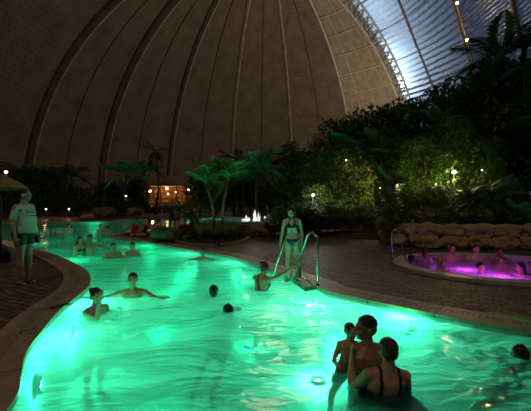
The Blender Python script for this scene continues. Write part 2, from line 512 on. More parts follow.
# ---------------------------------------------------------------- pools and ground
SHORE_R = [(524, 336.5), (478, 328.8), (432, 320), (400, 313), (360, 304), (330, 297), (312, 288), (279, 277), (253, 267), (232, 260), (212, 256), (180, 251), (160, 247), (130, 242.3), (112, 239.2)]
PEN = [(104, 238.2), (112, 236.6), (126, 234), (134, 230), (165, 228.6), (200, 229)]
FAR = [(206, 224), (204, 220.5), (135, 220.6), (105, 222.8), (30, 223.2), (-40, 224), (-70, 232), (-50, 240)]
SHORE_L = [(0, 242.5), (29, 250), (51, 257), (70, 265.5), (84, 274), (89, 284), (84, 295), (59, 316), (39, 340), (23, 363), (17, 387), (11, 411)]
wl = [px(x, y, WATER) for x, y in SHORE_R + PEN + FAR + SHORE_L]
wl += [Vector(p) for p in ((-1.85, 2.2, WATER), (-1.75, .9, WATER), (-1.8, -1, WATER), (-2.0, -4, WATER), (3, -5.5, WATER), (9, -4, WATER), (11, 0, WATER), (8.5, 3.1, WATER), (5.6, 3.72, WATER), (4.2, 4.08, WATER))]
POOL = [Vector((p.x, p.y)) for p in catmull([Vector((p.x, p.y, 0)) for p in wl], 6)]
SPA = [Vector((5.4 + 2.0 * cos(t * 2 * pi / 64), 8.55 + 1.75 * sin(t * 2 * pi / 64))) for t in range(64)]
def poly_area(p): return 0.5 * sum(p[i].x * p[(i + 1) % len(p)].y - p[(i + 1) % len(p)].x * p[i].y for i in range(len(p)))
if poly_area(POOL) < 0: POOL.reverse()
def offset(p, w):
    n = len(p); out = []
    for i in range(n):
        a, b, c = p[i - 1], p[i], p[(i + 1) % n]
        d = (c - a).normalized(); out.append(b + Vector((d.y, -d.x)) * w)
    return out
def fill(loops, z, m, name, flip=False):
    bm = bmesh.new(); es = []
    for lp in loops:
        vs = [bm.verts.new((p.x, p.y, z)) for p in lp]
        es += [bm.edges.new((vs[i], vs[(i + 1) % len(vs)])) for i in range(len(vs))]
    bmesh.ops.triangle_fill(bm, edges=es, use_beauty=True)
    for f in bm.faces:
        f.normal_update()
        if f.normal.z < 0: f.normal_flip()
    return new(name, bm, m, smooth=False)
def wall(lp, z0, z1, m, name):
    n = len(lp); vs = [(p.x, p.y, z0) for p in lp] + [(p.x, p.y, z1) for p in lp]
    return new(name, (vs, [(i, (i + 1) % n, n + (i + 1) % n, n + i) for i in range(n)]), m)
def ribbon(lp, w, z, th, m, name, nose=0.0):
    inner = offset(lp, -nose); outer = offset(lp, w); n = len(lp)
    vs, fs, uv = [], [], []
    L = 0
    for i in range(n + 1):
        a, b = inner[i % n], outer[i % n]
        vs += [(a.x, a.y, z - th), (a.x, a.y, z), (b.x, b.y, z), (b.x, b.y, z - th)]
        uv += [(L, 0), (L, 0.02), (L, 0.98), (L, 1)]
        L += (lp[(i + 1) % n] - lp[i % n]).length
    for i in range(n):
        for k in range(3):
            fs.append((i * 4 + k, i * 4 + k + 1, i * 4 + k + 5, i * 4 + k + 4))
    o = new(name, (vs, fs), m, smooth=False)
    ul = o.data.uv_layers.new()
    for l in o.data.loops: ul.data[l.index].uv = uv[l.vertex_index]
    return o
FLOOR_Z = -1.35
S = lambda o: tag(o, kind='structure')
S(fill([[Vector(p) for p in ((-60, -12), (60, -12), (60, 40), (-60, 40))], POOL, SPA], 0.0, M['paving'], 'floor'))
S(fill([[Vector(p) for p in ((-110, 40), (110, 40), (110, 232), (-110, 232))]], 0.0, M['sand'], 'ground'))
S(fill([[Vector(p) for p in ((-110, -50), (110, -50), (110, -12), (-110, -12))]], 0.0, M['sand'], 'ground'))
S(fill([POOL], FLOOR_Z, M['tile'], 'pool_floor'))
S(wall(POOL, FLOOR_Z, 0.0, M['tile'], 'pool_wall'))
S(fill([POOL], WATER, M['water'], 'pool_water'))
S(ribbon(POOL, 0.45, 0.025, 0.06, M['coping'], 'pool_coping', 0.03))
S(fill([SPA], -0.95, M['tile'], 'spa_floor'))
S(wall(SPA, -0.95, 0.0, M['tile'], 'spa_wall'))
S(fill([SPA], -0.05, M['spa_water'], 'spa_water'))
M['spa_rim'] = mottled('pale_spa_rim', rgb(190, 182, 168), rgb(216, 208, 194), 4, 0.4, 0.2)
S(ribbon(SPA, 0.28, 0.07, 0.09, M['spa_rim'], 'spa_rim', 0.04))

def pool_lamp(loc, facing, power, mat='glow_green', col=(0.04, 1.0, 0.5), label='', group='underwater pool lamps', r=0.11):
    e = empty('underwater_lamp', loc, label, 'lamp', group)
    d = Vector(facing).normalized(); x, y = frame(d)
    bm = bmesh.new(); loft(bm, [ering(d * -0.03, x, y, r, r, 20), ering(d * 0.03, x, y, r, r, 20), ering(d * 0.035, x, y, r * 0.8, r * 0.8, 20)])
    new('housing', bm, M['steel'], e)
    bm = bmesh.new(); loft(bm, [ering(d * 0.036, x, y, r * 0.75, r * 0.75, 20), ering(d * 0.045, x, y, r * 0.6, r * 0.6, 20)])
    new('lens', bm, M[mat], e)
    light('lamp_light', 'POINT', d * 0.16, power, col, 0.07, parent=e)
    return e
GREEN = (0.012, 1.0, 0.46)
HOT = (0.13, 1.0, 0.56)
def wall_lamp(x, y, power, z=-0.55, label='', col=None):
    """lamp in the pool wall under the waterline point seen at x, y"""
    power *= .46
    p = px(x, y, WATER); q = min(range(len(POOL)), key=lambda i: (POOL[i] - Vector((p.x, p.y))).length)
    a, b = POOL[q - 1], POOL[(q + 1) % len(POOL)]; d = (b - a).normalized(); n = Vector((-d.y, d.x, 0))
    pool_lamp(Vector((POOL[q].x, POOL[q].y, z)) + n * 0.04, n, power, 'lens_green', col or GREEN, label)
def floor_lamp(x, y, power, label='', col=None):
    power *= .46
    p = px(x, y, FLOOR_Z + 0.03); pool_lamp(p, (0, 0, 1), power, 'lens_green', col or GREEN, label)
WL = [(72, 305, 110, 'glowing green lamp in the pool wall below the curved left rim near the ponytailed woman'),
      (36, 345, 100, 'glowing green lamp in the pool wall at the bright lower left rim'),
      (60, 262, 80, 'glowing green lamp in the pool wall beyond the standing man'),
      (10, 245, 130, 'glowing green lamp in the pool wall behind the legs of the standing man'),
      (405, 314, 60, 'glowing green lamp in the pool wall right of the ladder'),
      (240, 262, 60, 'glowing green lamp in the pool wall left of the woman at the ladder'),
      (192, 253, 60, 'glowing green lamp in the pool wall by the swimmer below the palms'),
      (150, 245, 60, 'glowing green lamp in the pool wall under the rock on the spit'),
      (118, 236, 60, 'glowing green lamp in the pool wall behind the tip of the spit'),
      (90, 223, 70, 'glowing green lamp in the far wall of the back channel'),
      (180, 221, 90, 'glowing green lamp in the far wall beyond the spit')]
for i, (x, y, p, l) in enumerate(WL): wall_lamp(x, y, p, z=-.24 if i == 4 else -.55, label=l, col=HOT if i in (4, 5, 6) else (0.12, 1.0, 0.55) if i < 2 else None)
FL = [(318, 380, 230, 'green floor lamp glowing under the couple with the child'),
      (250, 345, 50, 'added green fill lamp on the floor in the middle of the pool'),  # mid-pool and near-edge floor lamps are added for an even fill
      (160, 330, 45, 'added green fill lamp on the floor in front of the woman with the ponytail'),
      (170, 290, 60, 'added green fill lamp on the floor behind the man with spread arms'),
      (300, 320, 50, 'added green fill lamp on the floor out from the ladder'),
      (110, 262, 70, 'green floor lamp glowing below the far bathers'),
      (60, 250, 70, 'green floor lamp glowing at the mouth of the back channel'),
      (150, 420, 30, 'added green fill lamp on the floor at the near edge of the view')]
for i, (x, y, p, l) in enumerate(FL): floor_lamp(x, y, p, l, (0.2, 1.0, 0.6) if i == 0 else None)
PURPLE = (0.48, 0.03, 1.0)
for a, l in ((-115, 'purple lamp glowing in the near wall of the spa tub'), (20, 'purple lamp glowing in the right wall of the spa tub'), (165, 'purple lamp glowing by the steps of the spa tub')):
    t = radians(a); n = Vector((-cos(t), -sin(t), 0))
    pool_lamp(Vector((5.4 + 1.95 * cos(t), 8.55 + 1.7 * sin(t), -0.5)), n, 5, 'glow_purple', PURPLE, l, 'underwater spa lamps')

for X, Y, pw, l in ((4.75, 8.5, 20, 'purple lamp glowing in the middle of the spa tub floor'), (5.05, 7.75, 26, 'brightest pinkish lamp glowing at the near side of the spa tub')):
    pool_lamp((X, Y, -.42), (0, 0, 1), pw, 'glow_purple', (0.62, 0.06, 1.0), l, 'underwater spa lamps')

# ---------------------------------------------------------------- people
def remeshed(bm, voxel, smooth=2):
    me = bpy.data.meshes.new('tmp'); bm.to_mesh(me); bm.free()
    o = bpy.data.objects.new('tmp', me); COL.objects.link(o)
    md = o.modifiers.new('r', 'REMESH'); md.mode = 'VOXEL'; md.voxel_size = voxel; md.use_smooth_shade = True
    if smooth:
        sm = o.modifiers.new('s', 'SMOOTH'); sm.factor = 0.5; sm.iterations = smooth
    dg = bpy.context.evaluated_depsgraph_get()
    out = bpy.data.meshes.new_from_object(o.evaluated_get(dg))
    bpy.data.objects.remove(o); bpy.data.meshes.remove(me)
    for p in out.polygons: p.use_smooth = True
    return out
def add_mesh(name, me, m, parent):
    me.materials.clear(); me.materials.append(m); me.name = name
    o = bpy.data.objects.new(name, me); COL.objects.link(o); o.parent = parent
    return o
def garment(body, pred, m, name, off=0.006):
    """cloth skin over the part of the body where pred(point) holds"""
    bm = bmesh.new(); bm.from_mesh(body.data)
    bmesh.ops.delete(bm, geom=[f for f in bm.faces if not pred(f.calc_center_median())], context='FACES')
    if not bm.faces: bm.free(); return None
    bm.normal_update()
    nrm = {v: v.normal.copy() for v in bm.verts}
    for v in bm.verts: v.co += nrm[v] * off
    bmesh.ops.solidify(bm, geom=list(bm.faces), thickness=off * 0.8)
    o = new(name, bm, m, body)
    return o
def rotv(v, axis, deg): return Matrix.Rotation(radians(deg), 3, axis) @ Vector(v)

def person(label, loc, face=0, h=1.75, lean=0, side=0, arms=None, legs=None, head=(0, 0), hair='short', hairm='hair_dark',
           skin='skin_light', wear=(), voxel=0.016, group=None, girth=1.0, pelvis=None, fem=False, child=False, hands=True, anchor='feet', faced=True):
    """local frame: the figure looks along -Y. face: degrees turned about Z (0 looks at the viewer).
    arms/legs: ((upper dir),(lower dir)) for the x<0 side and the x>0 side. anchor: 'feet', 'neck' or 'hips' lands on loc"""
    s = h / 1.75
    arms = arms or (((-.12, 0, -1), (-.05, -.15, -1)), ((.12, 0, -1), (.05, -.15, -1)))
    legs = legs or (((-.06, 0, -1), (0, .04, -1)), ((.06, 0, -1), (0, .04, -1)))
    U = rotv(rotv((0, 0, 1), 'X', lean), 'Y', side)        # lean > 0 bends forward (towards -Y)
    X = rotv((1, 0, 0), 'Y', side); F = X.cross(U) * 1.0    # towards the back
    F = U.cross(X)                                           # +Y like (back)
    hs = 1.12 if child else 1.0
    P = Vector((0, 0, (pelvis if pelvis is not None else 0.93 * s)))
    bm = bmesh.new()
    sh, hp = (0.175, 0.165) if fem else (0.195, 0.155)
    if child: sh, hp = 0.165, 0.14
    g = girth
    T = [(-.08, hp * .62, .085), (-.03, hp * .98, .115), (.03, hp * 1.0, .118), (.10, hp * .93, .108), (.17, (.122 if fem else .135), .095), (.25, (.135 if fem else .152), .102),
         (.34, .155 if fem else .172, .112), (.42, .158 if fem else .18, .108), (.475, .125, .085), (.505, .08, .065), (.54, .055, .055), (.57, .052, .052)]
    rings = []
    for t, rx, ry in T:
        gg = g if t < .45 else 1 + (g - 1) * .3
        bel = (g - 1) * .12 if .05 < t < .3 else 0
        rings.append(ering(P + U * (t * s) - F * (bel * s), X, F, rx * s * gg, ry * s * gg, 18))
    loft(bm, rings)
    if fem:
        for k in (-1, 1): ball(bm, P + (U * .35 + X * (.075 * k) - F * .085) * s, .062 * s)
    for k in (-1, 1):                                        # seat and shoulder blades
        ball(bm, P + (U * -.03 + X * (.075 * k) + F * .055) * s, .085 * s * g)
        capsule(bm, P + (U * .485 + X * (.05 * k)) * s, P + (U * .455 + X * ((sh - .03) * k)) * s, .05 * s, .052 * s)
    joints = {}
    for k, (ud, fd) in zip((-1, 1), arms):
        ud = Vector(ud).normalized(); fd = Vector(fd).normalized()
        A = P + (U * .45 + X * (sh - .005) * k) * s
        E = A + ud * .285 * s; Wr = E + fd * .25 * s
        capsule(bm, A, E, .052 * s * (1 + (g - 1) * .5), .037 * s * g, 12); capsule(bm, E, Wr, .04 * s * g, .025 * s, 12)
        joints[('wrist', k)] = Wr; joints[('elbow', k)] = E
        # hand: palm plus four fingers and a thumb
        pn = fd.cross(Vector((0, 0, 1)) if abs(fd.z) < .9 else Vector((k, 0, 0)).cross(fd)).normalized() if abs(fd.z) < .9 else Vector((-k, 0, 0))
        if abs(fd.z) < .9: sd = pn; pn = sd.cross(fd).normalized(); pn = pn if pn.z < 0 else -pn
        else: pn = (Vector((-k, 0, 0)) - fd * fd.dot(Vector((-k, 0, 0)))).normalized(); sd = fd.cross(pn).normalized(); sd = sd if sd.y < 0 else -sd
        loft(bm, [ering(Wr + fd * (t * s), sd, pn, a * s, b * s, 12) for t, a, b in ((-.01, .026, .02), (.03, .036, .016), (.07, .042, .015), (.095, .038, .012))])
        if hands:
            for q, (o_, ln) in enumerate(((-.031, .058), (-.0105, .072), (.0105, .078), (.031, .066))):
                a = Wr + (fd * .085 + sd * o_) * s; c = (fd + pn * .25 + sd * (o_ * 4)).normalized(); b = a + c * ln * .55 * s
                c2 = (fd + pn * .7).normalized()
                capsule(bm, a, b, .0105 * s, .0095 * s, 8); capsule(bm, b, b + c2 * ln * .45 * s, .0095 * s, .0085 * s, 8)
            a = Wr + (fd * .025 + sd * .03) * s; b = a + (fd * .6 + sd * .75 + pn * .2).normalized() * .04 * s
            capsule(bm, a, b, .014 * s, .012 * s, 8); capsule(bm, b, b + (fd + sd * .25 + pn * .3).normalized() * .032 * s, .012 * s, .0095 * s, 8)
    for k, (td, sd_) in zip((-1, 1), legs):
        td = Vector(td).normalized(); sd_ = Vector(sd_).normalized()
        A = P + (U * -.04 + X * .088 * k) * s
        K = A + td * .42 * s; An = K + sd_ * .40 * s
        capsule(bm, A, K, .088 * s * g, .056 * s * (1 + (g - 1) * .4), 14)
        capsule(bm, K, K.lerp(An, .35), .054 * s, .056 * s * (1 + (g - 1) * .4), 12); capsule(bm, K.lerp(An, .35), An, .056 * s, .034 * s, 12)
        joints[('ankle', k)] = An; joints[('knee', k)] = K
        fw = Vector((0, -1, 0)) if abs(sd_.z) > .5 else Vector((0, -.25, -1)).normalized()
        up = Vector((0, 0, 1)) if abs(sd_.z) > .5 else sd_ * -1
        sx = Vector((1, 0, 0))
        fw = (fw + sx * .18 * k).normalized()
        loft(bm, [ering(An + fw * (t * s) - up * (dz * s), sx, up, a * s, b * s, 12) for t, dz, a, b in ((-.065, .04, .018, .02), (-.05, .04, .03, .032), (0, .03, .036, .044), (.06, .048, .04, .028), (.12, .058, .046, .02), (.165, .062, .044, .015), (.185, .064, .03, .01))])
        for q in range(5):
            c = An + fw * ((.175 - .012 * q) * s) - up * (.064 * s) + sx * ((-.034 + .017 * q) * k * -1 * s)
            ball(bm, c, (.0105 * s, .016 * s, .01 * s), 1)
    yaw, pitch = head                                        # yaw > 0 turns towards +x, pitch > 0 looks down
    H = Matrix.Rotation(radians(yaw), 3, 'Z') @ Matrix.Rotation(radians(pitch), 3, 'X')
    hc = P + U * (.565 * s) + H @ Vector((0, -.015, .105)) * s * hs
    hv = lambda x, y, z: hc + H @ Vector((x, y, z)) * s * hs
    Hm = H
    ball(bm, hv(0, .012, .03), (.076 * s * hs, .094 * s * hs, .088 * s * hs), 3, Hm)
    ball(bm, hv(0, -.022, -.035), (.058 * s * hs, .066 * s * hs, .078 * s * hs), 3, Hm)
    ball(bm, hv(0, -.062, -.088), (.026 * s * hs, .022 * s * hs, .02 * s * hs), 2, Hm)
    capsule(bm, hv(0, .01, -.04), P + U * .52 * s, .054 * s, .056 * s)
    capsule(bm, hv(0, -.084, .015), hv(0, -.108, -.022), .010 * s, .0145 * s, 8)       # nose
    for k in (-1, 1):
        ball(bm, hv(.078 * k, .012, -.008), (.010 * s, .019 * s, .030 * s), 2, Hm)
        capsule(bm, hv(.012 * k, -.084, .022), hv(.05 * k, -.072, .022), .010 * s, .009 * s, 8)
        ball(bm, hv(.042 * k, -.062, -.03), .022 * s, 2)
    capsule(bm, hv(-.02, -.086, -.052), hv(.02, -.086, -.052), .0085 * s, .0085 * s, 8)   # lips
    me = remeshed(bm, voxel, 2 if voxel > .01 else 1)
    o = bpy.data.objects.new('person', me); COL.objects.link(o); me.name = 'person'
    me.materials.clear(); me.materials.append(M[skin])
    tag(o, label, 'person', group)
    rz = radians(face)
    ref = {'feet': Vector((0, 0, 0)), 'neck': P + U * .5 * s, 'hips': P, 'head': hc}[anchor]
    o.rotation_euler = (0, 0, rz)
    o.location = Vector(loc) - (Matrix.Rotation(rz, 3, 'Z') @ ref)
    # hair
    if hair:
        hb = bmesh.new(); k = s * hs
        ball(hb, hv(0, .018, .038), (.080 * k, .096 * k, .088 * k), 3, Hm)
        if hair != 'bald': ball(hb, hv(0, .044, .0), (.073 * k, .064 * k, .074 * k), 3, Hm)
        if hair in ('long', 'bob', 'pony', 'bun'):
            for q in (-1, 1): capsule(hb, hv(.066 * q, .012, .04), hv(.07 * q, .022, -.035), .026 * k, .02 * k)
            for q in (-1, 1): capsule(hb, hv(0, -.05, .09), hv(.066 * q, -.03, .03), .018 * k, .02 * k)
        if hair == 'bob':
            for q in (-1, -.5, 0, .5, 1): capsule(hb, hv(.06 * q, .045 + .03 * (1 - abs(q)), .0), hv(.078 * q, .04 + .03 * (1 - abs(q)), -.095), .036 * k, .026 * k)
        if hair == 'long':
            for q in (-1, -.6, -.2, .2, .6, 1):
                a = hv(.062 * q, .04 + .03 * (1 - abs(q)), .0); b = hv(.085 * q, .055 + .02 * (1 - abs(q)), -.13)
                capsule(hb, a, b, .036 * k, .03 * k); capsule(hb, b, b + (F * .03 + U * -.16) * s, .03 * k, .014 * k)
        if hair == 'pony':
            capsule(hb, hv(0, .10, .05), hv(0, .165, .055), .03 * k, .042 * k); capsule(hb, hv(0, .165, .055), hv(.01, .185, -.05), .042 * k, .016 * k)
        if hair == 'bun': ball(hb, hv(0, .09, .075), (.05 * k, .044 * k, .046 * k), 2)
        hm = remeshed(hb, max(voxel * .8, .009), 1)
        for v in hm.vertices:
            v.co += Vector(noise.noise_vector(v.co * 38)) * .004
        add_mesh('hair', hm, M[hairm], o)
        if faced:
            for q in (-1, 1):
                eb = bmesh.new(); ball(eb, hv(.031 * q, -.078, .006), (.011 * s, .008 * s, .006 * s), 2, Hm); new('eye', eb, M['eye'], o)
    def uv(p):
        d = p - P; return d.dot(U) / s, d.dot(X) / s, d.dot(F) / s
    kneez = {k: joints[('knee', k)] for k in (-1, 1)}
    def arm_far(p):
        for k in (-1, 1):
            A = P + (U * .45 + X * (sh - .005) * k) * s
            for a, b, r in ((A + (joints[('elbow', k)] - A) * .25, joints[('elbow', k)], .06), (joints[('elbow', k)], joints[('wrist', k)], .055)):
                t = max(0, min(1, (p - a).dot(b - a) / (b - a).length_squared))
                if (p - (a + (b - a) * t)).length < r * s: return False
        return True
    for w, mt in wear:
        if w == 'briefs':
            garment(o, lambda p: (lambda u: -.13 < u[0] < .07 + abs(u[1]) * .1 and abs(u[1]) < .2 and u[0] > -.12 + abs(u[1]) * .55)(uv(p)) and arm_far(p), M[mt], 'swim_briefs')
        elif w == 'trunks':
            def pr(p):
                u = uv(p)
                if u[0] > .08 or abs(u[1]) > .24 or not arm_far(p): return False
                for k in (-1, 1):
                    A = P + (U * -.04 + X * .088 * k) * s; K = kneez[k]; t = (p - A).dot(K - A) / (K - A).length_squared
                    q = p - (A + (K - A) * t)
                    if t < .42 and q.length < .14 * s * g: return True
                return u[0] > -.1 and u[0] < .08
            garment(o, pr, M[mt], 'swim_trunks', .012)
        elif w == 'bikini_bottom':
            garment(o, lambda p: (lambda u: abs(u[1]) < .19 and (-.02 + abs(u[1]) * .25) - .11 * (1 - min(1, abs(u[1]) / .13)) < u[0] < .035 + abs(u[1]) * .12)(uv(p)) and arm_far(p), M[mt], 'bikini_bottom')
        elif w == 'bikini_top':
            garment(o, lambda p: (lambda u: abs(u[1]) < .17 and ((.305 < u[0] < .335) or (u[2] < -.04 and .30 < u[0] < .40 - abs(abs(u[1]) - .075) * .9)))(uv(p)) and arm_far(p), M[mt], 'bikini_top')
        elif w == 'neck_strap':
            garment(o, lambda p: (lambda u: .38 < u[0] < .56 and u[2] < .075 and abs(abs(u[1]) - (.03 + (.56 - u[0]) * .28)) < .011)(uv(p)), M[mt], 'neck_strap')
        elif w == 'swimsuit':
            def pr(p):
                u = uv(p)
                if abs(u[1]) > .19 or not arm_far(p): return False
                if u[2] > 0: return (-.1 + abs(u[1]) * .7 < u[0] < .20 + u[1] ** 2 * 3) 
                return -.1 + abs(u[1]) * .8 < u[0] < .38
            garment(o, pr, M[mt], 'swimsuit', .008)
        elif w == 'straps':
            garment(o, lambda p: (lambda u: .2 < u[0] < .53 and abs(abs(u[1]) - .085) < .0125)(uv(p)) and arm_far(p), M[mt], 'shoulder_straps', .008)
        elif w == 'cross_strap':
            garment(o, lambda p: (lambda u: .1 < u[0] < .52 and abs(u[1] - (u[0] - .30) * .35) < .013 and u[2] > -.02)(uv(p)) and arm_far(p), M[mt], 'back_strap', .007)
        elif w == 'tshirt':
            tb = bmesh.new()
            rr = [(-.01, hp * 1.02, .14), (.05, hp * 1.04, .14), (.14, .15, .13), (.25, .155, .13), (.34, .168, .13), (.41, .165, .118), (.465, .13, .095), (.50, .08, .07)]
            loft(tb, [ering(P + U * (t * s) - F * ((.02 + (g - 1) * .1 if t < .3 else 0) * s), X, F, a * s * (g * 1.02), b * s * (g * 1.02), 20) for t, a, b in rr])
            for k in (-1, 1):
                A = P + (U * .455 + X * (sh - .015) * k) * s; E = joints[('elbow', k)]
                capsule(tb, P + (U * .46 + X * .08 * k) * s, A - U * .01 * s, .058 * s, .062 * s)
                capsule(tb, A - U * .01 * s, A.lerp(E, .68), .062 * s, .062 * s, 14)
            tm = remeshed(tb, voxel, 2)
            for v in tm.vertices: v.co += Vector(noise.noise_vector(v.co * 7)) * .012
            add_mesh('t_shirt', tm, M[mt], o)
    o['_P'] = P[:]
    del o['_P']
    return o, dict(P=P, U=U, X=X, F=F, s=s, hv=hv, joints=joints)

def wpt(x, y, z=WATER): return px(x, y, z)
def in_water(x, ytop, Y):
    """head-top pixel at distance Y -> world point"""
    return pd(x, ytop, Y)

# standing man by the left rim
p = px(24, 283.5)
man, J = person('man standing on the left deck in a pale printed T-shirt and dark swim briefs', (p.x, p.y, 0), face=86, h=1.84, girth=1.2, head=(12, 0),
    arms=(((-.2, .08, -1), (-.04, -.25, -1)), ((.2, .05, -1), (.0, -.25, -1))), legs=(((.03, .03, -1), (0, .05, -1)), ((.0, -.06, -1), (0, .08, -1))),
    wear=(('tshirt', 'white_cloth'), ('trunks', 'black_cloth')), hair='short', skin='skin_light', voxel=.009)
# printed lines on the shirt front: three rows of block marks
P_, U_, X_, F_, s_ = J['P'], J['U'], J['X'], J['F'], J['s']
shirt = [c for c in man.children if c.name.startswith('t_shirt')][0]
import random as _r
rs = random.Random(4)
def on_shirt(u, x):
    o_ = P_ + (U_ * u + X_ * x) * s_ - F_ * 1.0
    ok, hp_, nn, _ = shirt.ray_cast(o_, F_)
    return (hp_, nn) if ok else (None, None)
for row, u, hh in ((0, .405, .012), (1, .355, .026), (2, .30, .026)):
    x = -.125; bmp = bmesh.new()
    while x < .12:
        w_ = rs.choice((.014, .018, .022))
        for (dx, du, sw, sh_) in ((0, 0, .006, hh), (w_ * .6, 0, .006, hh), (w_ * .3, hh * rs.choice((-.4, 0, .4)), w_ * .6, .007)):
            q, nn = on_shirt(u + du, x + dx)
            if q is not None: box(bmp, q + nn * .001, (sw, .004, sh_), (nn.to_track_quat('Y', 'Z')).to_matrix())
        x += w_ + .014
    new('shirt_print', bmp, M['print_ink'], shirt, smooth=False)

shoes = bmesh.new()
for k in (-1, 1):
    a = J['joints'][('ankle', k)]
    sb = bmesh.new()
    c = a + Vector((.18 * k * .06, -.06, 0)) * 1; c.z = .012
    loft(sb, [ering(Vector((a.x + t * .18 * k, a.y - t, .006 + dz)), Vector((1, 0, 0)), Vector((0, 0, 1)), w_, .014, 12) for t, w_, dz in ((-.08, .02, .004), (-.06, .038, .004), (0, .042, .004), (.08, .046, .004), (.15, .05, .004), (.19, .035, .004))])
    tube(sb, [Vector((a.x - .05 + .02 * k, a.y - .06, .02)), Vector((a.x + .015 * k, a.y - .11, .07)), Vector((a.x + .05 + .02 * k, a.y - .06, .02))], .011, 6)
    new('flip_flop', sb, M['sole'], man)
shoes.free()

# girl standing at the ladder
p = px(292, 282.5)
girl, _ = person('slim girl in a small bikini standing on the ladder step, looking down', (p.x, p.y, .03), face=-8, h=1.46, fem=True, girth=.88, head=(-18, 22),
    arms=(((-.22, -.02, -1), (-.12, -.25, -1)), ((.24, -.02, -1), (-.02, -.28, -1))), legs=(((-.02, -.05, -1), (0, .1, -1)), ((.04, .03, -1), (0, .06, -1))),
    wear=(('bikini_top', 'navy_cloth'), ('bikini_bottom', 'navy_cloth'), ('neck_strap', 'navy_cloth')), hair='long', hairm='hair_dark', skin='skin_fair', voxel=.008)
# woman in the water holding the rail
person('woman in dark swimsuit in the water, back to viewer, reaching to the ladder', pd(263, 276, 6.75) + Vector((0, 0, 0)), face=148, h=1.66, fem=True, lean=14, side=0, head=(-14, 8), anchor='neck',
    arms=(((-.75, -.75, .35), (-.5, -.75, .6)), ((.35, -1, -.12), (.25, -1, .16))), wear=(('swimsuit', 'black_cloth'), ('cross_strap', 'black_cloth')), hair='bun', hairm='hair_brown', skin='skin_light', voxel=.010, legs=(((-.06, -.4, -1), (0, .3, -1)), ((.06, -.4, -1), (0, .3, -1))))
# couple with a small child, close to the viewer
person('bare-backed man in the near water kissing the child he holds', pd(367, 346, 3.5), face=190, h=1.80, lean=4, head=(88, -2), anchor='neck', hair='short', skin='skin_tan', voxel=.008, girth=1.18,
    arms=(((-.3, -.4, -.9), (.75, -.65, .1)), ((.42, -.1, -1), (-.9, -.5, .35))), wear=(('trunks', 'navy_cloth'),))
person('small child held up against the chest of the bare-backed man', pd(349.5, 341.5, 3.66), face=-10, h=1.06, child=True, head=(44, 6), anchor='neck', hair='short', hairm='hair_brown', skin='skin_light', voxel=.008,
    arms=(((-.35, -.3, -.9), (.2, -1, .2)), ((.5, -.3, -.5), (.7, .5, .4))), legs=(((-.5, -.8, -.4), (-.1, .2, -1)), ((.5, -.8, -.4), (.1, .2, -1))))
LAST = person('woman seen from behind in a dark strapped swimsuit, nearest to the viewer', pd(388, 370, 3.1), face=186, h=1.68, fem=True, lean=-10, side=-6, head=(12, 4), anchor='neck', hair='updo', hairm='hair_brown', skin='skin_light', voxel=.008, girth=1.12,
    arms=(((-.3, -.4, -1), (.4, -.9, .1)), ((.4, -.6, -.85), (-.12, -.4, .9))), wear=(('swimsuit', 'navy_cloth'), ('straps', 'black_cloth')), legs=(((-.1, -.5, -1), (0, .6, -1)), ((.1, -.5, -1), (0, .6, -1))))
near, NJ = LAST
sk = bmesh.new(); P_, U_, X_, F_, s_ = NJ['P'], NJ['U'], NJ['X'], NJ['F'], NJ['s']
rgs = []
for t, rx, ry, bk, dn in ((.29, .15, .12, 0, 0), (.285, .18, .15, .03, .0), (.28, .24, .22, .08, .01), (.27, .31, .27, .16, .03), (.26, .36, .30, .22, .06)):
    rgs.append([P_ + U_ * (t * s_) + X_ * (rx * cos(2 * pi * i / 48) * (1 + .12 * sin(i * 1.9) * bk * 4)) + F_ * (bk + ry * sin(2 * pi * i / 48) * (1 + .12 * cos(i * 2.3) * bk * 4)) - U_ * (dn + .02 * sin(i * 1.3)) for i in range(48)])
loft(sk, rgs, False); new('swim_skirt', sk, M['navy_cloth'], near)
# woman with the ponytail
person('woman with a dark ponytail at the left rim, hand raised to her face', pd(96, 306.5, 5.25), face=62, h=1.66, fem=True, lean=4, head=(-10, 2), anchor='neck', hair='pony', skin='skin_light', voxel=.009,
    arms=(((-.05, -1, -.12), (.1, -.05, 1)), ((.35, .1, -1), (.1, -.6, -.7))), wear=(('bikini_top', 'black_cloth'), ('bikini_bottom', 'black_cloth')))
person('man facing the viewer with both arms spread on the water', pd(133, 289.5, 6.2), face=8, h=1.76, head=(8, 0), anchor='neck', hair='short', skin='skin_light', voxel=.010,
    arms=(((-.9, .1, -.3), (-.9, -.3, .15)), ((.8, -.3, -.4), (.55, -.8, .35))), wear=(('trunks', 'navy_cloth'),))
person('lone dark-haired swimmer mid-pool, seen from behind, only the head above water', pd(213.5, 301.5, 6.2), face=165, h=1.72, head=(0, 4), anchor='neck', hair='short', skin='skin_light', voxel=.010,
    arms=(((-.9, -.5, -.35), (-.6, -.8, 0)), ((.9, -.5, -.35), (.6, -.8, 0))), wear=(('trunks', 'black_cloth'),))
person('diver below the surface with floating dark hair, in the middle of the pool', pd(228, 319, 5.4), face=170, h=1.6, lean=55, head=(0, -25), anchor='neck', hair='bob', skin='skin_light', voxel=.012, fem=True,
    arms=(((-.8, -.8, -.3), (-.3, -1, -.1)), ((.8, -.8, -.3), (.3, -1, -.1))), legs=(((-.1, .9, -.5), (0, 1, -.2)), ((.1, .9, -.4), (0, 1, -.3))), wear=(('briefs', 'black_cloth'),))
person('swimmer in the water by the stone rim in front of the palm bed', pd(203, 257.5, 10.3), face=-15, h=1.7, head=(0, 0), anchor='neck', hair='short', skin='skin_light', voxel=.014,
    arms=(((-1, -.4, -.1), (.2, -1, 0)), ((1, -.4, -.1), (-.2, -1, 0))), wear=(('trunks', 'black_cloth'),))
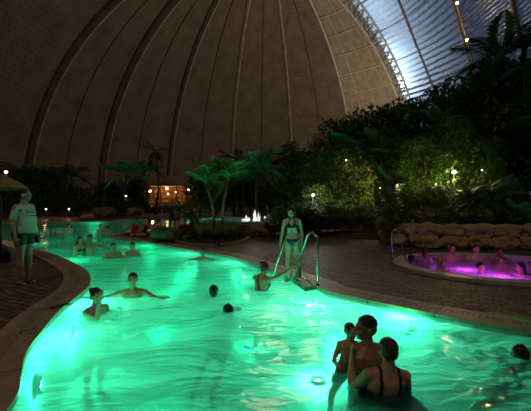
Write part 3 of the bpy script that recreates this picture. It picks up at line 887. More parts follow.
person('swimmer under water at the right edge with dark floating hair', pd(520, 367, 3.8), face=120, h=1.64, lean=60, head=(0, -20), anchor='neck', hair='bob', skin='skin_light', voxel=.010, fem=True,
    arms=(((-.7, -.8, -.3), (-.2, -1, -.1)), ((.7, -.8, -.3), (.2, -1, -.1))), legs=(((-.1, .9, -.5), (0, 1, -.2)), ((.1, .9, -.4), (0, 1, -.3))), wear=(('swimsuit', 'black_cloth'),))
q = px(505, 327.5, .05)
person('bather cut off at the right edge with one forearm on the stone rim', (3.36, 3.94, .25), face=180, h=1.76, anchor='neck', head=(-20, 0), hair='short', skin='skin_tan', voxel=.009,
    arms=(((-.3, .1, -1), (-.1, -.5, -.8)), ((.65, -.75, .02), (.6, -.8, -.05))), wear=(('trunks', 'navy_cloth'),))
# group further back
person('woman with long dark hair to her chest, among the far bathers', pd(80, 245, 10.9), face=55, h=1.64, fem=True, head=(10, 0), anchor='neck', hair='long', skin='skin_light', voxel=.014, wear=(('bikini_top', 'black_cloth'), ('bikini_bottom', 'black_cloth')))
person('bare-chested man with raised elbow beside the long-haired woman', pd(90, 243.5, 11.0), face=10, h=1.74, head=(-20, 0), anchor='neck', hair='short', skin='skin_tan', voxel=.014, arms=(((-.4, -.4, -.9), (.3, -.9, .1)), ((.9, -.3, -.3), (.7, -.8, .1))), wear=(('trunks', 'black_cloth'),))
person('dark-haired swimmer among the far bathers, just right of the bare-chested man', pd(113.5, 252.6, 10.4), face=20, h=1.7, anchor='neck', hair='short', skin='skin_light', voxel=.014, arms=(((-.5, -.3, -.9), (-.3, -1, 0)), ((.5, -.3, -.9), (.3, -1, 0))), wear=(('trunks', 'black_cloth'),))
person('swimmer with dark hair close under the stone spit', pd(132.5, 251.2, 10.9), face=-10, h=1.7, anchor='neck', hair='short', skin='skin_light', voxel=.014, arms=(((-.5, -.3, -.9), (-.3, -1, 0)), ((.5, -.3, -.9), (.3, -1, 0))), wear=(('trunks', 'navy_cloth'),))
person('woman bathing alone at the left of the back channel', pd(69, 228.5, 18.5), face=40, h=1.66, fem=True, anchor='neck', hair='bob', hairm='hair_brown', skin='skin_fair', voxel=.02, wear=(('swimsuit', 'white_cloth'),), hands=False)
person('pale bather leaning in front of the spit tip', pd(101, 229.5, 16.4), face=60, h=1.68, fem=True, lean=12, anchor='neck', hair='bob', hairm='hair_blond', skin='skin_fair', voxel=.02, wear=(('swimsuit', 'white_cloth'),), hands=False)
person('dark-haired bather just behind the spit tip', pd(107.5, 231.5, 17.2), face=-50, h=1.7, lean=10, anchor='neck', hair='short', skin='skin_tan', voxel=.02, wear=(('trunks', 'black_cloth'),), hands=False)

# on the spit
SIT = (((-.1, -1, .1), (0, -.35, -1)), ((.1, -1, .1), (0, -.35, -1)))
FLAT = (((-.12, -1, .04), (0, -1, 0)), ((.12, -1, .04), (0, -1, 0)))
def sit(lbl, x, y, face, wear, arms=None, lean=-12, legs=FLAT, **kw):
    q = px(x, y)
    return person(lbl, (q.x, q.y, .09), face=face, lean=lean, legs=legs, anchor='hips', pelvis=0.0, wear=wear, voxel=.02, hands=False, arms=arms or (((-.3, .6, -1), (-.1, .3, -1)), ((.3, .6, -1), (.1, .3, -1))), **kw)
sit('person in a red top sitting on the left end of the spit', 134, 235.5, -60, (('tshirt', 'red_cloth'), ('trunks', 'black_cloth')), h=1.7)
sit('bather reclining behind the person in the red top on the spit', 143, 234.5, -70, (('swimsuit', 'black_cloth'),), h=1.66, fem=True, hair='bob', skin='skin_tan', lean=-35)
sit('bather reclining on the spit with head turned to the lit boulder', 151, 236, -75, (('trunks', 'navy_cloth'),), h=1.75, skin='skin_light', lean=-30)
sit('bather with a white towel wrapped on, sitting left of the mossy boulder', 157, 233, -40, (('tshirt', 'white_cloth'),), h=1.64, fem=True, hair='long', hairm='hair_brown')
sit('person in red sitting on the low curb right of the pink ring', 186, 236.5, 30, (('tshirt', 'red_cloth'), ('trunks', 'red_cloth')), h=1.6)
sit('tanned bather sitting at the right end of the low curb', 191, 236.5, 20, (('trunks', 'black_cloth'),), h=1.7, skin='skin_tan')
q = px(172.5, 236)
person('person in dark clothes standing behind the mossy boulder', (q.x, q.y, 0), face=20, h=1.72, voxel=.02, wear=(('tshirt', 'navy_cloth'), ('trunks', 'black_cloth')), skin='skin_tan', hands=False)
q = px(177.5, 234.5)
person('second person in black standing just right of the mossy boulder', (q.x, q.y, 0), face=-30, h=1.66, voxel=.02, wear=(('tshirt', 'black_cloth'), ('trunks', 'black_cloth')), skin='skin_light', hair='bob', hands=False)
q = px(181.5, 227, FLOOR_Z)
person('fair-haired woman standing up to her hips in the far basin', pd(181.5, 216, 22.5), face=10, h=1.7, anchor='neck', fem=True, voxel=.022, wear=(('swimsuit', 'white_cloth'),), skin='skin_fair', hair='bob', hairm='hair_blond', hands=False)

# in the spa tub
def spa(lbl, x, y, Y, face, **kw):
    kw.setdefault('voxel', .014)
    return person(lbl, pd(x, y, Y), face=face, anchor='neck', legs=(((-.15, -1, -.15), (0, -.2, -1)), ((.15, -1, -.15), (0, -.2, -1))), **kw)
spa('bather with black hair at the left end of the spa tub, arm along its rim', 411, 265.5, 9.0, 150, h=1.74, head=(10, 0), skin='skin_tan', arms=(((-.5, -.7, -.5), (-.4, -.9, 0)), ((1, -.3, -.02), (.8, -.7, .0))), wear=(('trunks', 'black_cloth'),))
spa('bather lit purple on the steps under the slanted spa rail', 425, 259, 9.5, 60, h=1.6, fem=True, hair='bob', hairm='hair_brown', skin='skin_tan', wear=(('swimsuit', 'black_cloth'),))
spa('bather with fair hair, back to the viewer at the near rim of the spa', 441, 270.5, 7.9, 170, h=1.68, fem=True, hair='bob', hairm='hair_blond', skin='skin_light', wear=(('bikini_top', 'black_cloth'), ('bikini_bottom', 'black_cloth')))
spa('dark-haired bather at the far rim of the spa tub below the left boulders', 452, 255, 9.75, 0, h=1.76, skin='skin_light', wear=(('trunks', 'black_cloth'),), arms=(((-.8, 0, -.5), (.3, -1, 0)), ((.8, 0, -.5), (-.3, -1, 0))))
spa('broad pale man seated upright at the far rim of the spa tub', 476, 255.5, 9.85, 0, h=1.84, girth=1.15, skin='skin_fair', hairm='hair_brown', wear=(('trunks', 'black_cloth'),), arms=(((-.6, 0, -.8), (.3, -1, 0)), ((.6, 0, -.8), (-.3, -1, 0))))
spa('man with black hair leaning over the child in the spa tub', 499, 258, 9.7, -10, h=1.78, lean=12, skin='skin_tan', wear=(('trunks', 'navy_cloth'),), arms=(((-.5, -.7, -.5), (.5, -1, .1)), ((.5, -.7, -.5), (-.5, -1, .1))))
spa('child in front of the black-haired man in the spa tub', 502, 265, 9.0, -30, h=1.2, child=True, skin='skin_light', hairm='hair_brown')
spa('small dark head in the middle of the bright purple water', 480, 273.0, 8.1, 30, h=1.4, child=True, skin='skin_light')
spa('dark-haired woman at the right of the spa tub, facing left', 521, 274.5, 8.0, -95, h=1.68, fem=True, hair='long', skin='skin_light', wear=(('swimsuit', 'black_cloth'),))
spa('bather at the far right rim of the spa tub, half cut by the photo edge', 533, 272.5, 8.7, -70, h=1.72, skin='skin_light', wear=(('trunks', 'black_cloth'),))

# splash where bathers play
q = px(47, 233.5, WATER); bm = bmesh.new(); rs = random.Random(3)
for i in range(16):
    a = rs.uniform(0, 2 * pi); d = rs.uniform(0, .8); h = rs.uniform(.05, .2) * (1 - d)
    tube(bm, [(cos(a) * d, sin(a) * d, -.03), (cos(a) * d * 1.1, sin(a) * d * 1.1, h * .6), (cos(a) * d * 1.3, sin(a) * d * 1.3, h + .03)], [.09, .05, .012], 6)
for v in bm.verts: v.co += Vector(noise.noise_vector(v.co * 7)) * .05
tag(new('water_splash', bm, M['foam'], loc=q), 'white splash of water in the back channel right of the standing man', 'splash')
ORD = ['leftmost', 'second from left', 'third from left', 'fourth from left', 'fifth from left', 'sixth from left', 'seventh from left', 'eighth from left', 'ninth from left', 'tenth from left', 'eleventh from left', 'twelfth from left', 'thirteenth from left', 'fourteenth from left', 'fifteenth from left', 'sixteenth from left'] + ['%s from the right end' % w for w in ('fourth', 'third', 'second', 'first', 'x', 'y')]

# ---------------------------------------------------------------- planted slope, rocks, plants
FRONT = [(-60, 34), (-22, 34), (-12, 33.5), (-4.2, 32.5), (-3.9, 24.0), (1.4, 23.5), (1.6, 16.0), (3.5, 15.2), (4.6, 14.6), (4.8, 13.3), (5.05, 12.35), (5.6, 11.95), (7, 11.85), (16, 11.8), (60, 12)]
def frontY(X):
    for (a, ya), (b, yb) in zip(FRONT, FRONT[1:]):
        if a <= X <= b: return ya + (yb - ya) * (X - a) / (b - a)
    return 34
def ground_z(X, Y):
    d = Y - frontY(X)
    if d <= 0: return 0.0
    st = 0.55 if X > 4.7 else 0.12
    t = min(1, d / .5); t = t * t * (3 - 2 * t)
    k = min(1, max(0, (X - 1) / 5))
    return st * t + min(d, 16) * .10 * k
vs, fs = [], []
xs = sorted(set([-60 + i * 4 for i in range(31)] + [-6 + i * .5 for i in range(45)] + [4.7, 4.75, 4.9]))
for X in xs:
    f = frontY(X)
    for d in (-.02, .1, .2, .35, .5, .8, 1.4, 2.2, 3.2, 4.5, 6, 8, 11, 15, 20, 28, 45):
        z = ground_z(X, f + d); vs.append((X, f + d, z + noise.noise((X * 1.3, d * 1.3, 0)) * .05 * min(1, max(0, d) * 2) + (.02 if d > 0 else -.03)))
nd = 17
for i in range(len(xs) - 1):
    for j in range(nd - 1):
        a = i * nd + j; fs.append((a, a + nd, a + nd + 1, a + 1))
S(new('planted_slope', (vs, fs), M['soil']))

def rock(name, loc, size, m, label, group=None, seed=0, blocky=1.0, rz=0):
    bm = bmesh.new(); bmesh.ops.create_icosphere(bm, subdivisions=4, radius=1)
    o_ = Vector((seed * 7.3, seed * 3.1, seed))
    for v in bm.verts:
        p = v.co.copy(); m_ = max(abs(p.x), abs(p.y), abs(p.z))
        p = p.lerp(p / m_ * .86, .42 * blocky)
        p *= 1 + noise.noise(v.co * 1.4 + o_) * .28 + noise.noise(v.co * 4 + o_) * .07
        v.co = Vector((p.x * size[0], p.y * size[1], p.z * size[2]))
    z0 = min(v.co.z for v in bm.verts)
    for v in bm.verts: v.co.z -= z0
    o = new(name, bm, m, loc=loc); o.rotation_euler.z = rz
    return tag(o, label, 'rock', group)
WALLP = [Vector(p) for p in ((4.62, 14.2, 0), (4.7, 13.3, 0), (4.95, 12.45, 0), (5.5, 11.98, 0), (6.4, 11.85, 0), (7.5, 11.82, 0), (8.8, 11.8, 0), (10.4, 11.8, 0))]
wp = catmull(WALLP, 20, False)
cum = [0]
for a, b in zip(wp, wp[1:]): cum.append(cum[-1] + (b - a).length)
def along(s):
    for i in range(len(cum) - 1):
        if cum[i] <= s <= cum[i + 1]:
            return wp[i].lerp(wp[i + 1], (s - cum[i]) / (cum[i + 1] - cum[i])), (wp[i + 1] - wp[i]).normalized()
    return wp[-1], Vector((1, 0, 0))
rr = random.Random(11)
for row in (0, 1):
    s = .2 + row * .4; i = 0
    while s < cum[-1] - .3:
        w = rr.uniform(.62, 1.05); p, d = along(s + w / 2)
        rock('boulder', (p.x, p.y + row * .08, (-.04 if row == 0 else .36)), (w * .56, .30, .26 if row == 0 else .24), M['rock'],
             'tan boulder in the %s course of the stone wall behind the spa, %s' % ('lower' if row == 0 else 'upper', ORD[i]),
             'boulders of the %s wall course' % ('lower' if row == 0 else 'upper'), seed=i + row * 31, rz=atan2(d.y, d.x))
        s += w * .97; i += 1
q = px(165, 242)
rock('boulder', (q.x, q.y, -.05), (.60, .42, .30), M['mossy'], 'green mossy boulder on the stone spit in front of the standing pair', seed=51, blocky=.3)
for (x, y, sx, sz, lb) in ((101, 218.5, .85, .55, 'mossy boulder on the far bank, left of the tall fern palm trunk'), (110, 217.5, .8, .62, 'taller mossy boulder on the far bank, with a thin plant on top'), (134, 217.5, .85, .5, 'rounded mossy boulder on the far bank right of the palm trunk'), (88, 219.5, .6, .25, 'low flat stone on the brown far bank')):
    q = px(x, y); rock('boulder', (q.x, q.y, -.05), (sx, sx * .7, sz), M['mossy'] if sz > .3 else M['rock'], lb, seed=int(x), blocky=.4)
for (x, y, sx, sz, lb) in ((247, 236.5, .48, .30, 'tan boulder at the right end of the palm bed under the white fountain'), (266, 236.5, .42, .28, 'tan boulder left of the standing girl, beside dark shrubs')):
    q = px(x, y); rock('boulder', (q.x, q.y, -.05), (sx, .35, sz), M['rock'], lb, seed=int(x), blocky=.4)
q = px(149, 227); rock('boulder', (q.x, q.y, -.05), (.34, .3, .24), M['rock'], 'small boulder lit yellow by the garden lamp on the spit', seed=8, blocky=.3)

def leaf(vs, fs, base, d, L, w, droop, up=Vector((0, 0, 1))):
    d = d.normalized(); s = d.cross(up)
    s = s.normalized() if s.length > .05 else Vector((1, 0, 0)); n = s.cross(d).normalized()
    b = len(vs)
    mid = base + d * (L * .45) + n * (L * .06); tip = base + d * L - Vector((0, 0, droop * L))
    vs += [base, mid + s * w * .5 - n * w * .12, mid, mid - s * w * .5 - n * w * .12, tip]
    fs += [(b, b + 2, b + 1), (b, b + 3, b + 2), (b + 1, b + 2, b + 4), (b + 2, b + 3, b + 4)]
def rdir(r):
    z = r.uniform(-1, 1); t = r.uniform(0, 2 * pi); k = sqrt(1 - z * z); return Vector((k * cos(t), k * sin(t), z))
def crown(seed, n, blobs, L, w):
    """leaves clustered on blobs (centre, radii)"""
    r = random.Random(seed); vs, fs = [], []
    tw = sum(b[1][0] * b[1][2] for b in blobs)
    for c, rad in blobs:
        k = int(n * rad[0] * rad[2] / tw)
        for _ in range(k):
            d = rdir(r); t = r.uniform(.55, 1.0) ** .5
            wob = 1 + .25 * noise.noise(d * 2.2 + Vector((seed, c.x, c.z)))
            p = Vector(c) + Vector((d.x * rad[0], d.y * rad[1], d.z * rad[2])) * t * wob
            dd = (d + rdir(r) * .8 + Vector((0, 0, .1))).normalized()
            l = L * r.uniform(.6, 1.25)
            leaf(vs, fs, p, dd, l, w * l / L, r.uniform(.1, .5))
    return vs, fs
def make_tree(seed, m, n=2600, L=.05, name='leafy_tree', label='', blobs=None, cat='tree'):
    """unit-height tree (1 m tall, scaled when placed)"""
    r = random.Random(seed)
    e = empty(name, (0, 0, 0), label, cat)
    if blobs is None:
        blobs = [(Vector((0, 0, .58)), (.26, .26, .36))]
        for i in range(9):
            a = r.uniform(0, 2 * pi); z = r.uniform(.28, .88); rad = .24 * (1 - abs(z - .5) * .9)
            blobs.append((Vector((cos(a) * rad, sin(a) * rad, z)), (r.uniform(.10, .16),) * 2 + (r.uniform(.08, .13),)))
    new('foliage', crown(seed, n, blobs, L, L * .42), m, e, smooth=False)
    bm = bmesh.new()
    tube(bm, [(0, 0, -.03), (.01, 0, .2), (-.01, .01, .5), (0, 0, .8)], [.022, .018, .014, .006], 7)
    for c, rad in blobs[1:7]:
        z = max(.1, c.z - .22); tube(bm, [(0, 0, z), (c.x * .5, c.y * .5, z + (c.z - z) * .6), tuple(c)], [.009, .007, .003], 5)
    new('trunk', bm, M['bark'], e)
    return e
def make_frond(seed, L=1.0, n=30, droop=.55, wl=.34, m='leaf_palm'):
    r = random.Random(seed); vs, fs = [], []
    def pt(t): return Vector((0, L * (t * .9), L * (.45 * t - droop * t * t * 1.25)))
    for i in range(n):
        t = .14 + .86 * i / (n - 1); p = pt(t); tg = (pt(min(1, t + .02)) - pt(t - .02)).normalized()
        l = wl * L * (sin(pi * min(1, t * .85 + .12)) ** .7) * r.uniform(.9, 1.1)
        for k in (-1, 1):
            d = Vector((k, 0, 0)) * .8 + tg * .65 + Vector((0, 0, -.1 + r.uniform(-.1, .1)))
            leaf(vs, fs, p, d, l, .030 * L, .28)
    pts = [pt(i / 8) for i in range(9)]; b = len(vs)
    bm = bmesh.new(); tube(bm, pts, [.012 * L * (1 - .8 * i / 8) for i in range(9)], 5)
    bm.verts.index_update()
    vs += [v.co.copy() for v in bm.verts]; fs += [tuple(v.index + b for v in f.verts) for f in bm.faces]; bm.free()
    me = bpy.data.meshes.new('frond'); me.from_pydata(vs, [], fs); me.materials.append(M[m])
    return me
def make_blade(seed, L=1.0, w=.24, m='leaf_dark'):
    """broad banana leaf"""
    vs, fs = [], []
    n = 10
    for i in range(n + 1):
        t = i / n; y = L * t * .8; z = L * (.62 * t - .62 * t * t * 1.1); ww = 0.012 if t < .16 else w * L * .5 * (sin(pi * min(1, (t - .12) / .9)) ** .6 + .02)
        vs += [Vector((-ww, y, z - ww * .35)), Vector((-ww * .5, y, z - ww * .05)), Vector((0, y, z)), Vector((ww * .5, y, z - ww * .05)), Vector((ww, y, z - ww * .35))]
    for i in range(n):
        for k in range(4): a = i * 5 + k; fs.append((a, a + 1, a + 6, a + 5))
    me = bpy.data.meshes.new('leaf_blade'); me.from_pydata(vs, [], fs); me.materials.append(M[m])
    for p in me.polygons: p.use_smooth = True
    return me
FR = [make_frond(i, droop=d, m='leaf_palm') for i, d in enumerate((.35, .55, .8))]
FRD = [make_frond(i + 5, droop=d, m='leaf_dark') for i, d in enumerate((.35, .6, .85))]
BL = [make_blade(1), make_blade(2, w=.3, m='leaf_mid')]
def palm(base, top, crown_r, nfr, label, seed=0, meshes=None, group=None, trunk_r=.06, part='frond', tilt=(-5, 55), name='palm_tree', cat='palm'):
    r = random.Random(seed + 100); base = Vector(base); top = Vector(top)
    e = empty(name, base, label, cat, group)
    t = top - base; bm = bmesh.new()
    n = 9; pts = [t * (i / n) + Vector((sin(i / n * pi) * .06 * t.length * (1 if seed % 2 else -1), 0, 0)) for i in range(n + 1)]
    tube(bm, pts, [trunk_r * (1.35 - .5 * i / n + (.12 if i % 2 else 0)) for i in range(n + 1)], 9)
    new('trunk', bm, M['bark'], e)
    for i in range(nfr):
        o = bpy.data.objects.new(part, r.choice(meshes or FR)); COL.objects.link(o); o.parent = e; o.location = t
        az = i * 2.399 + r.uniform(-.3, .3); el = radians(r.uniform(*tilt)) * (1 - .1 * (i % 3))
        o.rotation_euler = (el, 0, az); k = crown_r * r.uniform(.8, 1.15); o.scale = (k, k, k)
    return e

# palms in the round bed
b = px(214, 240); palm(b, pd(206, 185, 14.7), 1.3, 14, 'left palm of the slim-trunked pair in the round bed by the pool', 1, trunk_r=.045, meshes=FR[:2], tilt=(18, 80))
b = px(224.5, 240.5); palm(b, pd(228, 181, 14.6), 1.3, 14, 'right palm of the slim-trunked pair in the round bed by the pool', 2, trunk_r=.045, meshes=FR[:2], tilt=(18, 80))
b = px(193, 238); palm(b, pd(191, 214, 15.5), .85, 13, 'short palm with drooping dark fronds at the left end of the round bed', 3, trunk_r=.07, meshes=FRD, tilt=(-25, 40))
b = Vector((-.4, 24.2, .1)); palm(b, pd(259, 172, 24.2), 2.4, 17, 'tall bright green palm behind the white fountain jets', 4, trunk_r=.09, tilt=(0, 75))
palm((1.6, 26, .1), pd(289, 160, 26), 2.0, 13, 'dark palm on the skyline just left of the pale shrub', 5, meshes=FRD, trunk_r=.09)
palm((-2.9, 24.8, .1), pd(232, 178, 24.8), 2.2, 15, 'bushy palm between the slim pair and the tall bright palm', 6, tilt=(-10, 60))
palm((-2.0, 28, .1), pd(240, 165, 28), 2.1, 13, 'dark palm half hidden behind the bushy palm', 7, meshes=FRD)
# far palms at the left
palm((-14.2, 37, .1), pd(127, 176, 37), 2.9, 15, 'broad fern palm with thin trunk on the far bank, left of the bar', 8, trunk_r=.1, tilt=(-10, 45))
palm((-12.3, 40, .1), pd(155, 152, 40), 1.5, 12, 'tall slender palm rising highest left of the bar', 9, meshes=FRD, trunk_r=.1, tilt=(-60, 60))
palm((-13.5, 42, .1), pd(150, 170, 42), 2.0, 11, 'smaller palm at the foot of the tall slender palm', 10, meshes=FRD)
palm((-25.5, 38, .1), pd(22, 175, 38), 2.8, 13, 'dark palm above the straw parasol roof at the left edge', 11, meshes=FRD)
palm((-21, 40, .1), pd(72, 178, 40), 2.6, 13, 'dark palm over the small lights at the left of the far bank', 12, meshes=FRD)
# right edge palms against the blue foil
palm((14.5, 22, 1.3), pd(500, 60, 22), 3.1, 15, 'tall black palm against the blue foil at the upper right', 13, meshes=FRD, trunk_r=.13, tilt=(-20, 70))
palm((16.3, 21, 1.3), pd(526, 78, 21), 3.0, 14, 'dark palm at the upper right edge below the tallest one', 14, meshes=FRD, trunk_r=.13, tilt=(-20, 70))
palm((9.5, 13.6, .8), pd(526, 226, 13.2), 1.2, 15, 'low palm with fronds catching green light at the right edge', 15, meshes=FR, trunk_r=.08, tilt=(-10, 70))
palm((7.8, 14.2, .8), pd(488, 206, 14.0), 1.4, 13, 'low dark palm above the stone wall behind the seated pale man', 16, meshes=FRD, trunk_r=.08, tilt=(10, 75))
palm((5.2, 21.5, 1.1), pd(363, 160, 20), 2.2, 14, 'arching green palm in the middle of the jungle slope', 17, meshes=FR, trunk_r=.1, tilt=(0, 70))
palm((10.8, 18.4, 1.2), pd(492, 150, 18.4), 2.6, 14, 'large dark palm with arching fronds at the right of the warm lamp', 18, meshes=FRD, trunk_r=.1, tilt=(-5, 65))
# banana plants
def banana(x, y, Y, r_, n, label, seed, mesh=None):
    q = pd(x, y, Y); z = ground_z(q.x, Y)
    palm((q.x, Y, z), (q.x, Y, max(z + .3, q.z)), r_, n, label, seed, meshes=[mesh or BL[0]], part='leaf_blade', tilt=(15, 80), name='banana_plant', cat='plant', trunk_r=.07)
banana(345, 152, 22, 2.0, 9, 'banana plant with broad dark leaves on the left of the jungle slope', 20)
banana(375, 150, 20, 1.8, 9, 'banana plant with light green leaves above the ladder', 21, BL[1])
banana(398, 130, 21, 2.0, 9, 'tall banana plant near the bright foot of the truss', 22)
banana(440, 128, 19, 1.9, 9, 'banana plant above the warm lamp in the jungle', 23, BL[1])
banana(470, 200, 14.2, 1.1, 9, 'low banana plant above the stone wall', 24)

TR = [make_tree(1, M['leaf_dark'], 3000, .055, label='proto'), make_tree(2, M['leaf_dark'], 2400, .07, label='proto'), make_tree(3, M['leaf_mid'], 2800, .05, label='proto'), make_tree(4, M['leaf_pale'], 2600, .05, label='proto')]
used = set()
def tree(k, x, ytop, Y, label, wid=1.0, rz=0, group=None, name=None, cat=None):
    o = TR[k] if k not in used else copy_tree(TR[k]); used.add(k)
    X = (x - CX) / FPX * Y; z = ground_z(X, Y); h = pd(x, ytop, Y).z - z
    place(o, (X, Y, z - .03), rz, (h * wid, h * wid, h), label, group, cat)
    if name: o.name = name
    return o
rr = random.Random(5)
sky = [(300, 158), (318, 138), (335, 116), (352, 112), (370, 104), (390, 98), (412, 92), (434, 86), (456, 78), (476, 68), (500, 58), (525, 50), (548, 48)]
for i, (x, y) in enumerate(sky):
    tree(rr.choice((0, 1)), x, y + rr.uniform(0, 8), 25 - rr.uniform(0, 3), 'dark evergreen tree on the skyline of the jungle slope at the right, ' + ORD[i], 1.0 + rr.uniform(-.1, .2), rr.uniform(0, 6), 'skyline trees of the jungle slope')
for i in range(10):
    x = 322 + i * 24; y = 150 - i * 6 + rr.uniform(-6, 6)
    tree((0, 2, 1)[i % 3], x, y, 20 - rr.uniform(0, 1.5), 'leafy tree halfway up the jungle slope at the right, ' + ORD[i], 1.15, rr.uniform(0, 6), 'middle trees of the jungle slope')
tree(3, 330, 160, 19.5, 'pale round-headed shrub lit from below, left foot of the jungle slope', 1.3, 1, name='leafy_shrub', cat='shrub')
tree(3, 352, 152, 18.5, 'pale lit shrub behind the ladder rails, second on the slope', 1.2, 3, name='leafy_shrub', cat='shrub')
tree(3, 318, 180, 18.0, 'small pale shrub by the whitish lamp right of the girl', 1.3, 5, name='leafy_shrub', cat='shrub')
tree(2, 447, 112, 17.5, 'olive tree lit warm by the lamp in the middle of the jungle', .8, 2)
tree(2, 425, 132, 17.0, 'olive tree left of the warm jungle lamp', 1.0, 4)
tree(2, 478, 135, 17.5, 'green tree right of the warm jungle lamp', .9, 4)
for i in range(9):
    x = 275 + i * 15; y = 207 + rr.uniform(-6, 5); Y = 16.6 - rr.uniform(0, .8)
    tree(0 if i % 2 else 1, x, y, Y, 'dark low shrub at the edge of the brown paving, ' + ORD[i], 1.5, rr.uniform(0, 6), 'dark shrubs along the paving edge', 'leafy_shrub', 'shrub')
for i in range(9):
    x = 398 + i * 17; y = 207 + rr.uniform(-7, 4); Y = 12.9 + rr.uniform(-.1, .7)
    tree((1, 0, 2)[i % 3], x, y, Y, 'dark shrub overhanging the stone wall behind the spa tub, ' + ORD[i], 1.35, rr.uniform(0, 6), 'shrubs over the stone wall', 'leafy_shrub', 'shrub')
for i in range(8):
    x = 386 + i * 18; y = 180 + rr.uniform(-2, 5)
    tree((0, 1)[i % 2], x, y, 15.3 + rr.uniform(-.4, .6), 'tall dark shrub behind the overhanging shrubs, ' + ORD[i], .95, rr.uniform(0, 6), 'second row shrubs over the stone wall', 'leafy_shrub', 'shrub')
# between the bar and the jungle
for i, (x, y) in enumerate(((200, 172), (216, 166), (234, 160), (250, 168), (270, 158), (286, 150), (304, 160), (316, 150))):
    tree((1, 0)[i % 2], x, y, 33 + rr.uniform(-2, 2), 'dark tree in the row between the bar and the jungle slope, ' + ORD[i], 1.1, rr.uniform(0, 6), 'dark trees behind the fountain')
tree(0, 293, 138, 36, 'taller dark tree breaking the skyline left of the jungle slope', .5, 2)
for i, (x, y) in enumerate(((240, 200), (262, 202), (280, 196), (296, 198))):
    tree((2, 1)[i % 2], x, y, 25.5, 'green shrub behind the fountain basin, ' + ORD[i], 1.3, rr.uniform(0, 6), 'shrubs behind the fountain', 'leafy_shrub', 'shrub')
# far bank at the left
for i, (x, y) in enumerate(((-8, 172), (10, 168), (28, 166), (44, 164), (58, 168), (76, 184), (92, 186), (108, 182), (118, 180), (138, 178))):
    tree((0, 1)[i % 2], x, y + rr.uniform(-2, 2), 40 + rr.uniform(-2, 2), 'black tree in the far bank row below the brown dome, ' + ORD[i], 1.25, rr.uniform(0, 6), 'far bank trees at the left')
for i in range(12):
    x = -4 + i * 12 + rr.uniform(-3, 3)
    tree((1, 0)[i % 2], x, 197 + rr.uniform(-3, 3), 36.5, 'low black shrub at the back of the brown far bank, ' + ORD[i], 1.6, rr.uniform(0, 6), 'far bank shrubs', 'leafy_shrub', 'shrub')
for i in range(14):
    x = 120 + i * 15
    tree((0, 1)[i % 2], x, 186 + rr.uniform(-4, 3), 62, 'dark tree far behind the bar, ' + ORD[i], 1.6, rr.uniform(0, 6), 'trees behind the bar')
# ground cover in the round bed
BED = catmull([px(x, y).to_3d() for x, y in ((176, 240), (184, 244.5), (212, 246), (236, 243.5), (247, 238.5), (232, 235), (205, 234.5), (184, 235.5))], 6)
S(ribbon([Vector((p.x, p.y)) for p in (BED if poly_area(BED) > 0 else BED[::-1])], .12, .09, .1, M['coping'], 'bed_curb'))
S(fill([BED], .05, M['soil'], 'bed_soil'))
for i in range(16):
    x = 181 + (i % 8) * 8.2 + rr.uniform(-2, 2); y = 239.5 if i < 8 else 243
    if i >= 8: x = 190 + (i % 8) * 6
    if x > 244: continue
    q = px(x, y); o = TR[2] if 2 not in used else copy_tree(TR[i % 2]); k = rr.uniform(.3, .5)
    place(o, (q.x, q.y, .04), rr.uniform(0, 6), (k * 1.5, k * 1.5, k), 'low leafy ground plant in the round palm bed, ' + ORD[i], 'ground plants of the palm bed', 'plant'); o.name = 'ground_plant'

# ---------------------------------------------------------------- built things
def rail(pts, label, r=.021, group=None, name='handrail', base=True):
    e = empty(name, pts[0], label, 'handrail', group); o0 = Vector(pts[0])
    bm = bmesh.new(); tube(bm, [Vector(p) - o0 for p in pts], r, 10)
    new('rail_tube', bm, M['steel'], e)
    if base:
        bm = bmesh.new(); loft(bm, [ering((0, 0, z), Vector((1, 0, 0)), Vector((0, 1, 0)), rr_, rr_, 16) for z, rr_ in ((0, .05), (.012, .05), (.016, .03), (.03, .026))])
        new('floor_flange', bm, M['steel'], e)
    return e
def hoop(b, e_, h, n=8, rd=.16):
    """deck leg at b, curved top, slanting down to e_"""
    b = Vector(b); e_ = Vector(e_); d = Vector((e_.x - b.x, e_.y - b.y, 0)); u = d.normalized(); rad = rd
    pts = [b, b + Vector((0, 0, (h - rad) * .5)), b + Vector((0, 0, h - rad))]
    for i in range(1, n + 1):
        a = pi - (pi - .35) * i / n; pts.append(b + u * (rad + rad * cos(a)) + Vector((0, 0, h - rad + rad * sin(a))))
    last = pts[-1]; pts += [last.lerp(e_, .4), last.lerp(e_, .8), e_, e_ - Vector((0, 0, .25))]
    return pts
b1 = px(317.5, 286.5, .02); e1 = px(293, 279, .02)
rail(hoop(b1, e1, .96), 'steel ladder rail right of the girl, hooped over the stone rim')
b2 = px(300, 277, .02); e2 = px(272, 279, -.1)
rail(hoop(b2, e2, .94), 'steel ladder rail behind the girl, gripped by the woman in the water')
bm = bmesh.new(); lo = [px(295, 274, .02), px(296, 273, .2), px(301, 274, .22), px(309, 277.5, .2), px(312, 283, .12), px(312, 285.5, .02)]
lo = [Vector((p.x, p.y, z)) for p, z in zip(lo, (.02, .1, .14, .13, .08, .02))]
rail(lo, 'low curved steel bar at the feet of the standing girl', .017, base=False)
bm = bmesh.new()
st = [px(284, 274), px(300, 270.5), px(321, 286), px(305, 288.5)]
c = sum(st, Vector()) / 4
loft(bm, [[Vector((p.x, p.y, z)) for p in st] for z in (-.05, .028)])
st_o = new('ladder_step', bm, M['coping'], smooth=False); tag(st_o, 'stone ladder step under the feet of the standing girl', 'step')
ba = Vector((3.18, 9.05, .07)); rail(hoop(ba, (3.5, 8.9, -.05), .78, rd=.08), 'steel handrail at the left tip of the spa tub')
bb = Vector((4.5, 11.1, .02)); rail(hoop(bb, (4.43, 9.55, -.05), .98, rd=.07), 'slanting steel handrail on the far side of the spa tub')

